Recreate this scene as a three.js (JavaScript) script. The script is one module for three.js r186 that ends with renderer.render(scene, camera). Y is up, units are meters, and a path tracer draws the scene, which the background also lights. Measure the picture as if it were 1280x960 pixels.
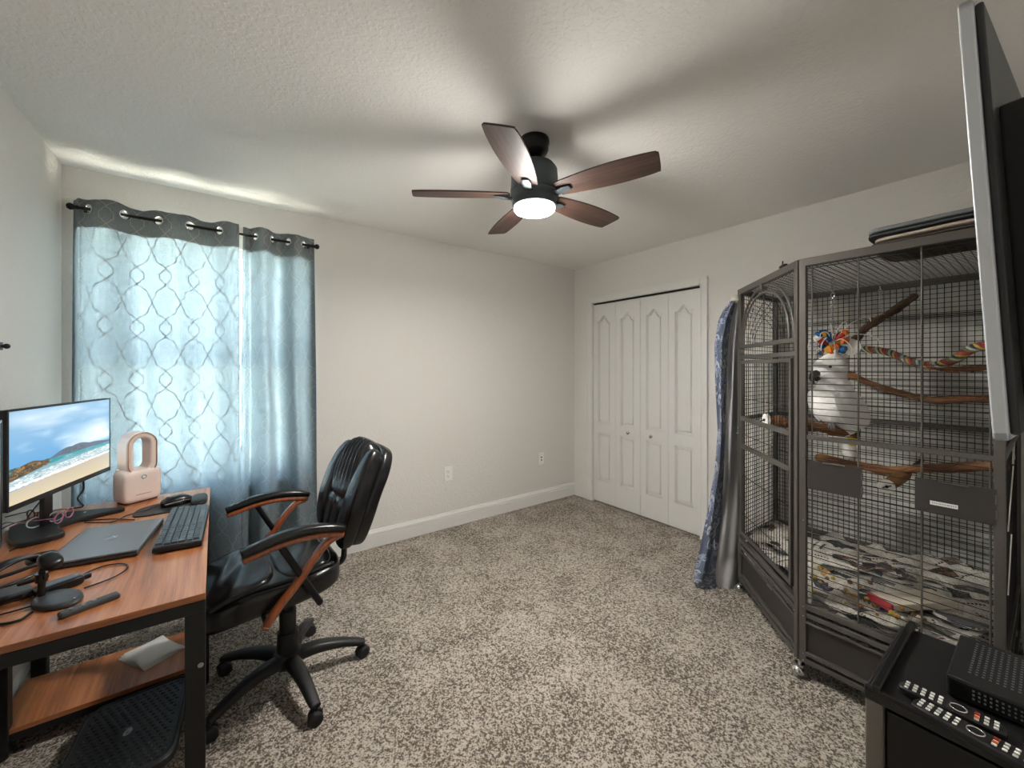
import * as THREE from 'three';
import { RoundedBoxGeometry } from 'three/addons/geometries/RoundedBoxGeometry.js';
import { mergeGeometries, mergeVertices } from 'three/addons/utils/BufferGeometryUtils.js';
import { MarchingCubes } from 'three/addons/objects/MarchingCubes.js';
import { RectAreaLightUniformsLib } from 'three/addons/lights/RectAreaLightUniformsLib.js';
import { FontLoader } from 'three/addons/loaders/FontLoader.js';
import { TextGeometry } from 'three/addons/geometries/TextGeometry.js';

// ---------- camera, sky, sun, exposure ----------
const scene = new THREE.Scene();
const F = 501, CX = 640, CY = 460, EYE = 1.37;            // focal length and horizon in pixels of a 1280 x 960 frame
const YAW = Math.atan2(0.5948, 0.8039), SN = Math.sin(YAW), CS = Math.cos(YAW);
const camera = new THREE.PerspectiveCamera(2 * Math.atan(480 / F) * 180 / Math.PI, 1280 / 960, 0.05, 200);
camera.position.set(0, EYE, 0);
camera.rotation.set(0, -YAW, 0);
camera.setViewOffset(1280, 960, 0, 480 - CY, 1280, 960);  // lens shift: verticals stay vertical
scene.add(camera);
const renderer = new THREE.WebGLRenderer({ antialias: true });
renderer.toneMapping = THREE.LinearToneMapping;
renderer.toneMappingExposure = 2.15;
renderer.shadowMap.enabled = true;
scene.background = new THREE.Color().setRGB(0.78, 0.89, 1.0);
scene.backgroundIntensity = 5.0;
const sun = new THREE.DirectionalLight(new THREE.Color().setRGB(1, 0.95, 0.86), 110);
sun.position.set(-9, 16, -4.2); sun.target.position.set(0, 0, -4);
sun.castShadow = true; Object.assign(sun.shadow.camera, { left: -9, right: 9, top: 9, bottom: -9, far: 60 });
scene.add(sun, sun.target);
RectAreaLightUniformsLib.init();
const LAMP_COLOR = new THREE.Color().setRGB(1, .965, .91), LAMP_SIDE = 1.6, LAMP_DOWN = 192;   // the fan's round lens: rim and face

// ---------- helpers ----------
let seed = 12345;
const rnd = () => { seed = (seed * 1664525 + 1013904223) >>> 0; return seed / 4294967296; };
const rr = (a, b) => a + (b - a) * rnd();
const V = (x, y, z) => new THREE.Vector3(x, y, z);
const lerp = (a, b, t) => a + (b - a) * t;
const clamp = (x, a = 0, b = 1) => Math.max(a, Math.min(b, x));
const smooth = (a, b, x) => { const t = clamp((x - a) / (b - a)); return t * t * (3 - 2 * t); };
// a pixel of the photograph gives a direction; the plane it meets gives the place
const ray = (px, py) => { const d = (px - CX) / F; return [SN + d * CS, -(py - CY) / F, -CS + d * SN]; };
const atY = (px, py, y) => { const r = ray(px, py), t = (y - EYE) / r[1]; return V(r[0] * t, y, r[2] * t); };
const atZ = (px, py, z) => { const r = ray(px, py), t = z / r[2]; return V(r[0] * t, EYE + r[1] * t, z); };
const atX = (px, py, x) => { const r = ray(px, py), t = x / r[0]; return V(x, EYE + r[1] * t, r[2] * t); };
const atD = (px, py, d) => { const r = ray(px, py); return V(r[0] * d, EYE + r[1] * d, r[2] * d); };

function fin(g) {                                          // same attributes on every geometry, so that they merge
  if (g.index) g = g.toNonIndexed();
  if (!g.attributes.normal) g.computeVertexNormals();
  if (!g.attributes.uv) g.setAttribute('uv', new THREE.BufferAttribute(new Float32Array(g.attributes.position.count * 2), 2));
  for (const k of Object.keys(g.attributes)) if (!['position', 'normal', 'uv'].includes(k)) g.deleteAttribute(k);
  g.morphAttributes = {};
  return g;
}
const merge = gs => { gs = [].concat(gs).flat(9).map(fin); return gs.length === 1 ? gs[0] : mergeGeometries(gs); };
function put(g, p = [0, 0, 0], r = [0, 0, 0]) {
  const o = p.isVector3 ? [p.x, p.y, p.z] : p;
  g.applyMatrix4(new THREE.Matrix4().compose(V(...o), new THREE.Quaternion().setFromEuler(new THREE.Euler(...r, 'YXZ')), V(1, 1, 1)));
  return g;
}
const box = (w, h, d, p, r) => put(new THREE.BoxGeometry(w, h, d), p, r);
const rbox = (w, h, d, p, r, rad = 0.004, seg = 2) => put(new RoundedBoxGeometry(w, h, d, seg, Math.min(rad, w / 2.01, h / 2.01, d / 2.01)), p, r);
const bb = (x0, x1, y0, y1, z0, z1) => box(x1 - x0, y1 - y0, z1 - z0, [(x0 + x1) / 2, (y0 + y1) / 2, (z0 + z1) / 2]);
const cyl = (r0, r1, h, p, r, n = 24) => put(new THREE.CylinderGeometry(r0, r1, h, n), p, r);
const torus = (R, t, p, r, n = 28, m = 8) => put(new THREE.TorusGeometry(R, t, m, n), p, r);
function rod(a, b, r, n = 8) {                             // a straight bar between two points
  const d = b.clone().sub(a), g = new THREE.CylinderGeometry(r, r, d.length(), n);
  g.applyQuaternion(new THREE.Quaternion().setFromUnitVectors(V(0, 1, 0), d.clone().normalize()));
  return g.translate((a.x + b.x) / 2, (a.y + b.y) / 2, (a.z + b.z) / 2);
}
const wire = (a, b, w) => rod(a, b, w, 5);
const tube = (pts, r, n = 40, m = 8, closed = false) => new THREE.TubeGeometry(new THREE.CatmullRomCurve3(pts.map(p => p.isVector3 ? p : V(...p)), closed, 'centripetal'), n, r, m, closed);
const lathe = (pts, n = 40) => new THREE.LatheGeometry(pts.map(p => new THREE.Vector2(p[0], p[1])), n);
function shape(pts, holes = []) {
  const s = new THREE.Shape(pts.map(p => new THREE.Vector2(p[0], p[1])));
  for (const h of holes) s.holes.push(new THREE.Path(h.map(p => new THREE.Vector2(p[0], p[1]))));
  return s;
}
const ext = (s, depth, bevel = 0, seg = 2, curve = 12) => new THREE.ExtrudeGeometry(s, { depth, bevelEnabled: bevel > 0, bevelThickness: bevel, bevelSize: bevel, bevelOffset: -bevel, bevelSegments: seg, curveSegments: curve });
// a bar of rounded-box section along a path; w and h may change from point to point
function sweep(pts, w, h, up = V(0, 1, 0), e = 4, steps = 24, ring = 14) {
  const curve = new THREE.CatmullRomCurve3(pts.map(p => p.isVector3 ? p : V(...p)), false, 'centripetal');
  const at = (a, t) => { if (!Array.isArray(a)) return a; const k = t * (a.length - 1), i = Math.min(Math.floor(k), a.length - 2); return lerp(a[i], a[i + 1], k - i); };
  const pos = [], idx = [];
  for (let i = 0; i <= steps; i++) {
    const t = i / steps, c = curve.getPoint(t), T = curve.getTangent(t), S = T.clone().cross(up).normalize(), N = S.clone().cross(T).normalize();
    for (let j = 0; j < ring; j++) {
      const a = j / ring * Math.PI * 2, ca = Math.cos(a), sa = Math.sin(a), q = Math.pow(Math.abs(ca) ** e + Math.abs(sa) ** e, -1 / e);
      const p = c.clone().addScaledVector(S, ca * q * at(w, t) / 2).addScaledVector(N, sa * q * at(h, t) / 2);
      pos.push(p.x, p.y, p.z);
    }
  }
  for (let i = 0; i < steps; i++) for (let j = 0; j < ring; j++) { const a = i * ring + j, b = i * ring + (j + 1) % ring; idx.push(a, b, a + ring, b, b + ring, a + ring); }
  for (const [o, f] of [[0, 1], [steps * ring, -1]]) {
    const c = pos.length / 3; let m = V(0, 0, 0);
    for (let j = 0; j < ring; j++) m.add(V(pos[(o + j) * 3], pos[(o + j) * 3 + 1], pos[(o + j) * 3 + 2]));
    m.divideScalar(ring); pos.push(m.x, m.y, m.z);
    for (let j = 0; j < ring; j++) f > 0 ? idx.push(c, o + (j + 1) % ring, o + j) : idx.push(c, o + j, o + (j + 1) % ring);
  }
  const g = new THREE.BufferGeometry();
  g.setAttribute('position', new THREE.Float32BufferAttribute(pos, 3)); g.setIndex(idx); g.computeVertexNormals();
  const ni = g.toNonIndexed(); return ni;
}
// a cushion: box rounded into a superellipsoid, then bent by fn(p)
function pillow(w, h, d, e = 4, n = 14, fn) {
  let g = new THREE.BoxGeometry(2, 2, 2, n, n, n); g.deleteAttribute('normal'); g.deleteAttribute('uv'); g = mergeVertices(g, 1e-4);
  const P = g.attributes.position, v = V(0, 0, 0);
  for (let i = 0; i < P.count; i++) {
    v.fromBufferAttribute(P, i);
    const m = Math.max(Math.abs(v.x), Math.abs(v.y), Math.abs(v.z)), s = m / Math.pow(Math.abs(v.x) ** e + Math.abs(v.y) ** e + Math.abs(v.z) ** e, 1 / e);
    v.multiplyScalar(s); v.set(v.x * w / 2, v.y * h / 2, v.z * d / 2); if (fn) fn(v);
    P.setXYZ(i, v.x, v.y, v.z);
  }
  g.computeVertexNormals(); return g;
}
// a sheet from a function of two numbers in 0..1; uv(u, v) in metres
function sheet(fn, nu, nv, uvf = (u, v) => [u, v], skip) {
  const pos = [], uv = [], idx = [];
  for (let j = 0; j <= nv; j++) for (let i = 0; i <= nu; i++) { const p = fn(i / nu, j / nv); pos.push(p.x, p.y, p.z); uv.push(...uvf(i / nu, j / nv)); }
  for (let j = 0; j < nv; j++) for (let i = 0; i < nu; i++) {
    if (skip && skip((i + .5) / nu, (j + .5) / nv)) continue;
    const a = j * (nu + 1) + i, b = a + 1, c = a + nu + 1, d = c + 1; idx.push(a, b, d, a, d, c);
  }
  const g = new THREE.BufferGeometry();
  g.setAttribute('position', new THREE.Float32BufferAttribute(pos, 3)); g.setAttribute('uv', new THREE.Float32BufferAttribute(uv, 2)); g.setIndex(idx); g.computeVertexNormals();
  return g;
}
function triUV(g, s = 1, swap = false) {                   // uv in metres from the dominant face direction
  g = fin(g); const P = g.attributes.position, U = g.attributes.uv, a = V(0, 0, 0), b = V(0, 0, 0), c = V(0, 0, 0), n = V(0, 0, 0);
  for (let i = 0; i < P.count; i += 3) {
    a.fromBufferAttribute(P, i); b.fromBufferAttribute(P, i + 1); c.fromBufferAttribute(P, i + 2);
    n.copy(b).sub(a).cross(c.clone().sub(a)); const x = Math.abs(n.x), y = Math.abs(n.y), z = Math.abs(n.z);
    [a, b, c].forEach((p, k) => { let q = x >= y && x >= z ? [p.z, p.y] : y >= z ? [p.z, p.x] : [p.x, p.y]; if (swap) q = [q[1], q[0]]; U.setXY(i + k, q[0] * s, q[1] * s); });
  }
  return g;
}
// ---------- naming ----------
const taken = {};
const numbered = n => { const k = taken[n] = (taken[n] ?? -1) + 1; return k ? `${n}_${String(k).padStart(3, '0')}` : n; };
const shadow = o => { o.castShadow = o.receiveShadow = true; return o; };
function thing(name, label, category, p = [0, 0, 0], turn = 0, group) {
  const o = new THREE.Group(); o.name = numbered(name); o.position.set(...(p.isVector3 ? [p.x, p.y, p.z] : p)); o.rotation.y = turn;
  o.userData = { label, category }; if (group) o.userData.group = group; scene.add(o); return o;
}
function part(name, gs, m, parent, label, kind) {
  const o = shadow(new THREE.Mesh(merge(gs), m)); o.name = name; parent.add(o);
  if (label) o.userData.label = label; if (kind) o.userData.kind = kind; return o;
}
function solo(name, gs, m, label, category, group) {
  const o = shadow(new THREE.Mesh(merge(gs), m)); o.name = numbered(name); o.userData = { label, category }; if (group) o.userData.group = group; scene.add(o); return o;
}
function struct(name, gs, m, label, category = 'room') {
  const o = shadow(new THREE.Mesh(merge(gs), m)); o.name = numbered(name); o.userData = { kind: 'structure', label, category }; scene.add(o); return o;
}
function structGroup(name, label, category, p = [0, 0, 0], turn = 0) { const o = thing(name, label, category, p, turn); o.userData.kind = 'structure'; return o; }
function dup(root, p, turn, label) { const r = root.clone(); r.name = numbered(root.name.replace(/_\d+$/, '')); r.userData = { ...root.userData }; if (label) r.userData.label = label; r.position.set(...p); r.rotation.y = turn; scene.add(r); return r; }

// ---------- textures ----------
function lattice(n, s) { const a = new Float32Array(n * n); let q = s >>> 0; for (let i = 0; i < a.length; i++) { q = (q * 1664525 + 1013904223) >>> 0; a[i] = q / 4294967296; } return a; }
function vnoise(nx, ny, s) {                               // value noise that repeats over 0..1
  const n = Math.max(nx, ny), L = lattice(n, s * 7919 + 17);
  return (u, v) => {
    const x = u * nx, y = v * ny, xi = Math.floor(x), yi = Math.floor(y); let fx = x - xi, fy = y - yi; fx = fx * fx * (3 - 2 * fx); fy = fy * fy * (3 - 2 * fy);
    const g = (i, j) => L[((j % ny) + ny) % ny * n + ((i % nx) + nx) % nx];
    return lerp(lerp(g(xi, yi), g(xi + 1, yi), fx), lerp(g(xi, yi + 1), g(xi + 1, yi + 1), fx), fy);
  };
}
function tex(w, h, fn, srgb = true) {
  const d = new Uint8Array(w * h * 4);
  for (let j = 0; j < h; j++) for (let i = 0; i < w; i++) { const c = fn((i + .5) / w, (j + .5) / h, i, j), k = (j * w + i) * 4; if (c.length) { d[k] = c[0]; d[k + 1] = c[1]; d[k + 2] = c[2]; d[k + 3] = c[3] ?? 255; } else { d[k] = d[k + 1] = d[k + 2] = clamp(c) * 255; d[k + 3] = 255; } }
  const t = new THREE.DataTexture(d, w, h); t.wrapS = t.wrapT = THREE.RepeatWrapping; t.magFilter = THREE.LinearFilter; t.minFilter = THREE.LinearMipmapLinearFilter; t.generateMipmaps = true;
  if (srgb) t.colorSpace = THREE.SRGBColorSpace; t.needsUpdate = true; return t;
}
function canvasTex(w, h, draw, srgb = true, wrap = true) {
  const c = document.createElement('canvas'); c.width = w; c.height = h; draw(c.getContext('2d'), w, h);
  const t = new THREE.CanvasTexture(c); if (srgb) t.colorSpace = THREE.SRGBColorSpace; if (wrap) t.wrapS = t.wrapT = THREE.RepeatWrapping; return t;
}
const rep = (t, x, y) => { t.repeat.set(x, y); return t; };
const mixc = (a, b, t) => [0, 1, 2].map(k => clamp(lerp(a[k], b[k], t), 0, 255));
const M = {};
const mat = (name, color, roughness = 0.6, metalness = 0, more = {}) => { const m = new THREE.MeshPhysicalMaterial({ color, roughness, metalness, side: THREE.DoubleSide, ...more }); m.name = name; return M[name] = m; };

{ // walls and ceiling: sprayed orange-peel relief
  const a = vnoise(90, 90, 1), b = vnoise(40, 40, 2), c = vnoise(190, 190, 3);
  const peel = rep(tex(768, 768, (u, v) => clamp((a(u, v) * .5 + b(u, v) * .25 + c(u, v) * .25 - .3) * 1.8), false), 1, 1);
  const k = vnoise(70, 70, 4), l = vnoise(28, 28, 5), m = vnoise(150, 150, 6);
  const knock = rep(tex(1024, 1024, (u, v) => smooth(.42, .62, k(u, v) * .55 + l(u, v) * .25 + m(u, v) * .2), false), 1.5, 1.5);
  mat('wall_paint', '#dad7d1', 0.75, 0, { bumpMap: peel, bumpScale: 0.0012 });
  mat('ceiling_paint', '#f0ede8', 0.85, 0, { bumpMap: knock, bumpScale: 0.0007 });
}
mat('trim_paint', '#dddcd8', 0.42);
mat('door_paint', '#dad9d5', 0.45);
{ // cut-pile carpet: pale and brown flecks
  const n1 = vnoise(330, 330, 11), n2 = vnoise(180, 180, 12), n3 = vnoise(600, 600, 13), n4 = vnoise(14, 14, 14), n5 = vnoise(6, 6, 15);
  const val = (u, v) => n1(u, v) * .45 + n2(u, v) * .25 + n3(u, v) * .30;
  const map = tex(2048, 2048, (u, v) => { const t = smooth(.24, .72, val(u, v) + (n4(u, v) - .5) * .12 + (n5(u, v) - .5) * .05); return mixc(mixc([90, 81, 71], [150, 140, 128], smooth(0, .5, t)), [192, 183, 172], smooth(.45, 1, t)); });
  const bump = tex(2048, 2048, (u, v) => smooth(.22, .78, val(u, v)), false);
  mat('carpet', '#ffffff', 1.0, 0, { map: rep(map, .6, .6), bumpMap: rep(bump, .6, .6), bumpScale: 0.005, sheen: 0.3, sheenRoughness: .8 });
}
function woodTex(dark, mid, light, s, streak = 1) {        // grain runs along u
  const a = vnoise(3, 60, s), b = vnoise(8, 180, s + 1), c = vnoise(2, 14, s + 2), d = vnoise(60, 400, s + 3), w = vnoise(4, 4, s + 4);
  return tex(1024, 1024, (u, v) => { const vv = v + (w(u, v) - .5) * .05; const t = clamp(a(u, vv) * .4 + b(u, vv) * .25 * streak + c(u, vv) * .3 + d(u, vv) * .12); return t < .5 ? mixc(dark, mid, t * 2) : mixc(mid, light, t * 2 - 1); });
}
mat('desk_wood', '#ffffff', 0.34, 0, { map: rep(woodTex([118, 66, 36], [176, 110, 66], [204, 146, 100], 21), 1.2, 1.6), clearcoat: .25, clearcoatRoughness: .3 });
mat('blade_wood', '#ffffff', 0.5, 0, { map: rep(woodTex([36, 25, 20], [66, 47, 39], [90, 67, 56], 31, 1.3), 2, 4) });
mat('arm_wood', '#ffffff', 0.28, 0, { map: rep(woodTex([92, 42, 18], [138, 70, 32], [168, 94, 48], 41), 2, 6), clearcoat: .6, clearcoatRoughness: .2 });
mat('branch_wood', '#ffffff', 0.75, 0, { map: rep(woodTex([46, 28, 16], [104, 66, 36], [160, 112, 66], 51, 1.5), 3, 3), bumpMap: rep(woodTex([30, 30, 30], [120, 120, 120], [230, 230, 230], 52), 3, 3), bumpScale: .004 });
mat('bark_wood', '#ffffff', 0.8, 0, { map: rep(woodTex([34, 24, 18], [70, 52, 40], [112, 88, 68], 55, 1.5), 3, 3) });
{
  const a = vnoise(240, 240, 61), b = vnoise(40, 40, 62);
  const grain = tex(512, 512, (u, v) => a(u, v) * .7 + b(u, v) * .3, false);
  mat('black_leather', '#121214', 0.27, 0, { bumpMap: rep(grain, 3, 3), bumpScale: .0006, specularIntensity: 1 });
  mat('black_plastic', '#111112', 0.5, 0, { bumpMap: rep(grain.clone(), 4, 4), bumpScale: .0002 });
  mat('black_metal', '#191817', 0.42, 0.3, { bumpMap: rep(grain.clone(), 3, 3), bumpScale: .0003 });
  mat('footrest_rubber', '#0b0b0d', 0.38, 0, { bumpMap: rep(grain.clone(), 4, 4), bumpScale: .0004 });
}
mat('satin_black', '#0a0a0b', 0.3);
mat('cage_metal', '#5c5853', 0.42, 0.35);
mat('cage_wire', '#262320', 0.6, 0.2);
mat('cage_panel', '#3f3b39', 0.5, 0.3);
mat('chrome', '#d6d6d6', 0.18, 1);
mat('bronze', '#1d1b1a', 0.38, 0.5);
mat('fan_metal', '#4d5559', 0.42, 0.4);
mat('white_plastic', '#e9e7e2', 0.4);
mat('pink_plastic', '#ecd8ce', 0.42, 0, { clearcoat: .2 });
mat('gold_trim', '#b98e6c', 0.35, 0.6);
mat('grey_plastic', '#3b3d40', 0.45);
mat('laptop_metal', '#7b8085', 0.42, 0.45);
mat('key_plastic', '#475058', 0.36);
mat('rim_pink', '#b06d8c', 0.25, 0, { clearcoat: .5 });
mat('rim_clear', '#aab6b3', 0.2, 0.1);
mat('rim_brown', '#5b2d22', 0.3);
mat('thin_glass', '#f4fbff', 0.02, 0, { transmission: 1, thickness: 0 });
mat('paper_white', '#e4e1da', 0.8);
mat('feather', '#f6f4f0', 0.85, 0, { sheen: .3 });
mat('feather_yellow', '#e3c936', 0.85);
mat('beak', '#34322f', 0.45);
mat('claw', '#5f5d5c', 0.6);
mat('satin_lining', '#a3a3a5', 0.42, 0, { sheen: .6, sheenRoughness: .4 });
mat('rope_white', '#dcd7cc', 0.9);
for (const [k, c] of [['husk_tan', '#b98d4e'], ['husk_brown', '#7a4f26'], ['toy_blue', '#1f5f98'], ['toy_orange', '#d2641c'], ['toy_red', '#b8301c'], ['toy_yellow', '#cf9f20'], ['toy_white', '#e8e4dc'], ['rope_beige', '#a59b89'], ['rope_red', '#8a3a33'], ['rope_yellow', '#b4963c'], ['rope_blue', '#34495a'], ['rope_green', '#566a4e']]) mat(k, c, 0.75);
const TRELLIS_W = 0.14, TRELLIS_H = 0.29;
function trellis(bg, line, lw) {                            // ogee trellis with small quatrefoils, one tile
  return canvasTex(512, 1024, (g, w, h) => {
    g.fillStyle = bg; g.fillRect(0, 0, w, h);
    if (bg !== '#ffffff') { for (let k = 0; k < 5200; k++) { g.fillStyle = `rgba(${rnd() < .5 ? '0,0,0' : '255,255,255'},${.03 + .05 * rnd()})`; rnd() < .5 ? g.fillRect(rnd() * w, rnd() * h, 40 + rnd() * 80, 2) : g.fillRect(rnd() * w, rnd() * h, 2, 40 + rnd() * 80); } }
    g.strokeStyle = line; g.lineWidth = lw; g.lineCap = g.lineJoin = 'round';
    const half = (cx, cy, s, d) => {                        // from the quatrefoil's middle out to the crossing, mirrored by s (side) and d (up, down)
      const X = x => cx + s * x * w, Y = y => cy + d * y * h;
      g.beginPath();
      g.moveTo(X(.20), Y(0)); g.bezierCurveTo(X(.235), Y(.035), X(.20), Y(.075), X(.125), Y(.08)); g.bezierCurveTo(X(.115), Y(.12), X(.06), Y(.13), X(0), Y(.150));
      g.moveTo(X(0), Y(.150)); g.bezierCurveTo(X(.03), Y(.20), X(.12), Y(.215), X(.20), Y(.245)); g.bezierCurveTo(X(.30), Y(.265), X(.36), Y(.30), X(.365), Y(.355)); g.bezierCurveTo(X(.36), Y(.39), X(.43), Y(.41), X(.455), Y(.435)); g.bezierCurveTo(X(.46), Y(.465), X(.49), Y(.48), X(.5), Y(.5));
      g.stroke();
    };
    for (const s of [-1, 1]) for (const d of [-1, 1]) half(w / 2, h / 2, s, d);
  });
}
const clothMap = trellis('#68777f', '#8f9393', 13), passMap = trellis('#ffffff', '#0c0c0c', 15);
passMap.colorSpace = THREE.NoColorSpace;
for (const t of [clothMap, passMap]) t.repeat.set(1 / TRELLIS_W, 1 / TRELLIS_H);
mat('curtain_cloth', '#ffffff', 1, 0, { map: clothMap, transmission: .42, transmissionMap: passMap, thickness: 0, sheen: .2 });
mat('curtain_header', '#fff3e8', 1, 0, { map: clothMap, transmission: .06, thickness: 0 });
{ // paisley brocade
  const t = canvasTex(1024, 1024, (g, w, h) => {
    g.fillStyle = '#4c566a'; g.fillRect(0, 0, w, h);
    const cols = ['#9aa5ba', '#2c3550', '#c6cacd', '#5b70a0', '#232c44', '#b3aea6', '#7f93bc'];
    for (let k = 0; k < 170; k++) {
      const x = rnd() * w, y = rnd() * h, r = 22 + rnd() * 44, a = rnd() * 6.28;
      for (const [ox, oy] of [[0, 0], [-w, 0], [w, 0], [0, -h], [0, h]]) {
        g.save(); g.translate(x + ox, y + oy); g.rotate(a);
        for (let q = 5; q > 0; q--) {
          const s = r * q / 5; g.beginPath(); g.moveTo(0, -s * 1.35); g.bezierCurveTo(s * 1.2, -s * .9, s * .95, s * .8, 0, s * .8); g.bezierCurveTo(-s * .95, s * .8, -s * .7, -s * .2, -s * .1, -s * .3); g.bezierCurveTo(s * .2, -s * .5, s * .2, -s, 0, -s * 1.35);
          g.fillStyle = cols[(k + q * 2) % cols.length]; g.fill(); g.strokeStyle = cols[(k + q * 3 + 1) % cols.length]; g.lineWidth = 2.5; g.setLineDash(q % 2 ? [4, 4] : []); g.stroke();
        }
        for (let q = 0; q < 12; q++) { const b = q / 12 * 6.28; g.fillStyle = cols[(q + k) % cols.length]; g.beginPath(); g.arc(Math.cos(b) * r * 1.25, Math.sin(b) * r * 1.25, 3.5, 0, 7); g.fill(); }
        g.restore();
      }
    }
  });
  t.repeat.set(2.0, 2.0); mat('paisley', '#ffffff', 0.5, 0, { map: t, sheen: .5, sheenRoughness: .4 });
}
const newsMaps = [0, 1, 2, 3].map(k => canvasTex(512, 512, (g, w, h) => {   // newsprint: grey columns of illegible lines and picture blocks
  g.fillStyle = ['#cfcac0', '#c2bdb3', '#d6d1c7', '#b9b3a9'][k]; g.fillRect(0, 0, w, h);
  for (let c = 0; c < 6; c++) for (let y = 10; y < h - 8; y += 7) { if (rnd() < .12) continue; g.fillStyle = `rgba(40,38,36,${.4 + .35 * rnd()})`; for (let x = 8 + c * 84; x < 70 + c * 84; x += 6 + rnd() * 10) g.fillRect(x, y, 3 + rnd() * 7, 3); }
  const tint = [[120, 90, 70], [70, 80, 95], [105, 60, 52], [90, 88, 80]][k];
  for (let q = 0; q < 6; q++) { const x = rnd() * 400, y = rnd() * 400, pw = 60 + rnd() * 110, ph = 50 + rnd() * 80; g.fillStyle = ['#3a3836', '#565250', '#2a2a2e', '#6b645c'][(q + k) % 4]; g.fillRect(x, y, pw, ph); for (let z = 0; z < 40; z++) { const b = .3 + rnd() * 1.2; g.fillStyle = `rgba(${tint.map(t => Math.min(235, t * b) | 0).join(',')},.7)`; g.fillRect(x + rnd() * (pw - 20), y + rnd() * (ph - 14), 6 + rnd() * 20, 4 + rnd() * 14); } }
  g.fillStyle = 'rgba(30,28,27,.85)'; for (let q = 0; q < 3; q++) { const y = rnd() * 480, x0 = rnd() * 250; for (let x = x0; x < x0 + 200; x += 16) g.fillRect(x, y, 10, 18); }
}));
const newsMats = newsMaps.map((t, k) => mat('newsprint_' + k, '#ffffff', 0.85, 0, { map: t }));

// ---------- room shell ----------
const X0 = -0.65, X1 = 3.14, Z0 = -3.10, Z1 = 0.14, H = 2.44, TH = 0.15;
const WIN = { x0: -0.56, x1: 0.47, y0: 0.62, y1: 2.13 }, CLO = { z0: -2.838, z1: -1.690, y1: 2.035 };
struct('floor', triUV(bb(X0 - TH, X1 + TH, -0.12, 0, Z0 - TH, Z1 + TH)), M.carpet, 'flecked beige and brown cut-pile carpet', 'carpet');
struct('ceiling', triUV(bb(X0 - TH, X1 + TH, H, H + 0.12, Z0 - TH, Z1 + TH)), M.ceiling_paint, 'off-white textured ceiling', 'ceiling');
struct('wall_left', triUV(bb(X0 - TH, X0, 0, H, Z0 - TH, Z1 + TH)), M.wall_paint, 'off-white wall beside the wooden desk', 'wall');
struct('wall_front', triUV(bb(X0, X1, 0, H, Z1, Z1 + TH)), M.wall_paint, 'off-white wall behind the television', 'wall');
struct('wall_back', triUV(merge([
  bb(X0, WIN.x0, 0, H, Z0 - TH, Z0), bb(WIN.x1, X1 + TH, 0, H, Z0 - TH, Z0), bb(WIN.x0, WIN.x1, 0, WIN.y0, Z0 - TH, Z0), bb(WIN.x0, WIN.x1, WIN.y1, H, Z0 - TH, Z0)])), M.wall_paint, 'off-white wall with the curtained window and two wall plates', 'wall');
struct('wall_right', triUV(merge([
  bb(X1, X1 + TH, 0, H, CLO.z1, Z1 + TH), bb(X1, X1 + TH, 0, H, Z0, CLO.z0), bb(X1, X1 + TH, CLO.y1, H, CLO.z0, CLO.z1),
  bb(X1 + .6, X1 + .65, 0, H, CLO.z0 - .1, CLO.z1 + .1), bb(X1 + TH, X1 + .6, 0, H, CLO.z0 - .05, CLO.z0), bb(X1 + TH, X1 + .6, 0, H, CLO.z1, CLO.z1 + .05), bb(X1 + TH, X1 + .6, CLO.y1, CLO.y1 + .05, CLO.z0, CLO.z1), bb(X1 + TH, X1 + .6, -.05, 0, CLO.z0, CLO.z1)])), M.wall_paint, 'off-white wall with the white closet doors', 'wall');
// baseboards: stepped profile swept along each wall
const BASE = [[0, 0], [.016, 0], [.016, .092], [.0125, .094], [.0125, .098], [.015, .1], [.013, .112], [.008, .122], [.006, .130], [0, .132]];
function baseboard(name, a, b, turn, label) { const g = ext(shape(BASE), Math.hypot(b[0] - a[0], b[1] - a[1])); g.rotateY(turn); g.translate(a[0], 0, a[1]); struct(name, g, M.trim_paint, label, 'baseboard'); }
baseboard('baseboard_back', [X0, Z0], [X1, Z0], Math.PI / 2, 'white baseboard along the window wall');  // extrude +z becomes +x; profile +x becomes -z
scene.getObjectByName('baseboard_back').geometry.scale(1, 1, -1).translate(0, 0, 2 * Z0);
{ const g = scene.getObjectByName('baseboard_back').geometry; const i = g.attributes.position; for (let k = 0; k < i.count; k += 3) for (const n of ['position', 'normal', 'uv']) { const A = g.attributes[n], s = A.itemSize; for (let q = 0; q < s; q++) { const t = A.array[(k + 1) * s + q]; A.array[(k + 1) * s + q] = A.array[(k + 2) * s + q]; A.array[(k + 2) * s + q] = t; } } g.computeVertexNormals(); }
function baseZ(name, x, z0, z1, dir, label) { let g = ext(shape(dir > 0 ? BASE : BASE.map(p => [-p[0], p[1]])), z1 - z0); g.translate(x, 0, z0); struct(name, g, M.trim_paint, label, 'baseboard'); }
baseZ('baseboard_left', X0, Z0, Z1, 1, 'white baseboard behind the wooden desk');
baseZ('baseboard_right', X1, Z0, CLO.z0 - .062, -1, 'short white baseboard between the corner and the closet');
baseZ('baseboard_right', X1, CLO.z1 + .062, Z1, -1, 'white baseboard behind the bird cage');
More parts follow.
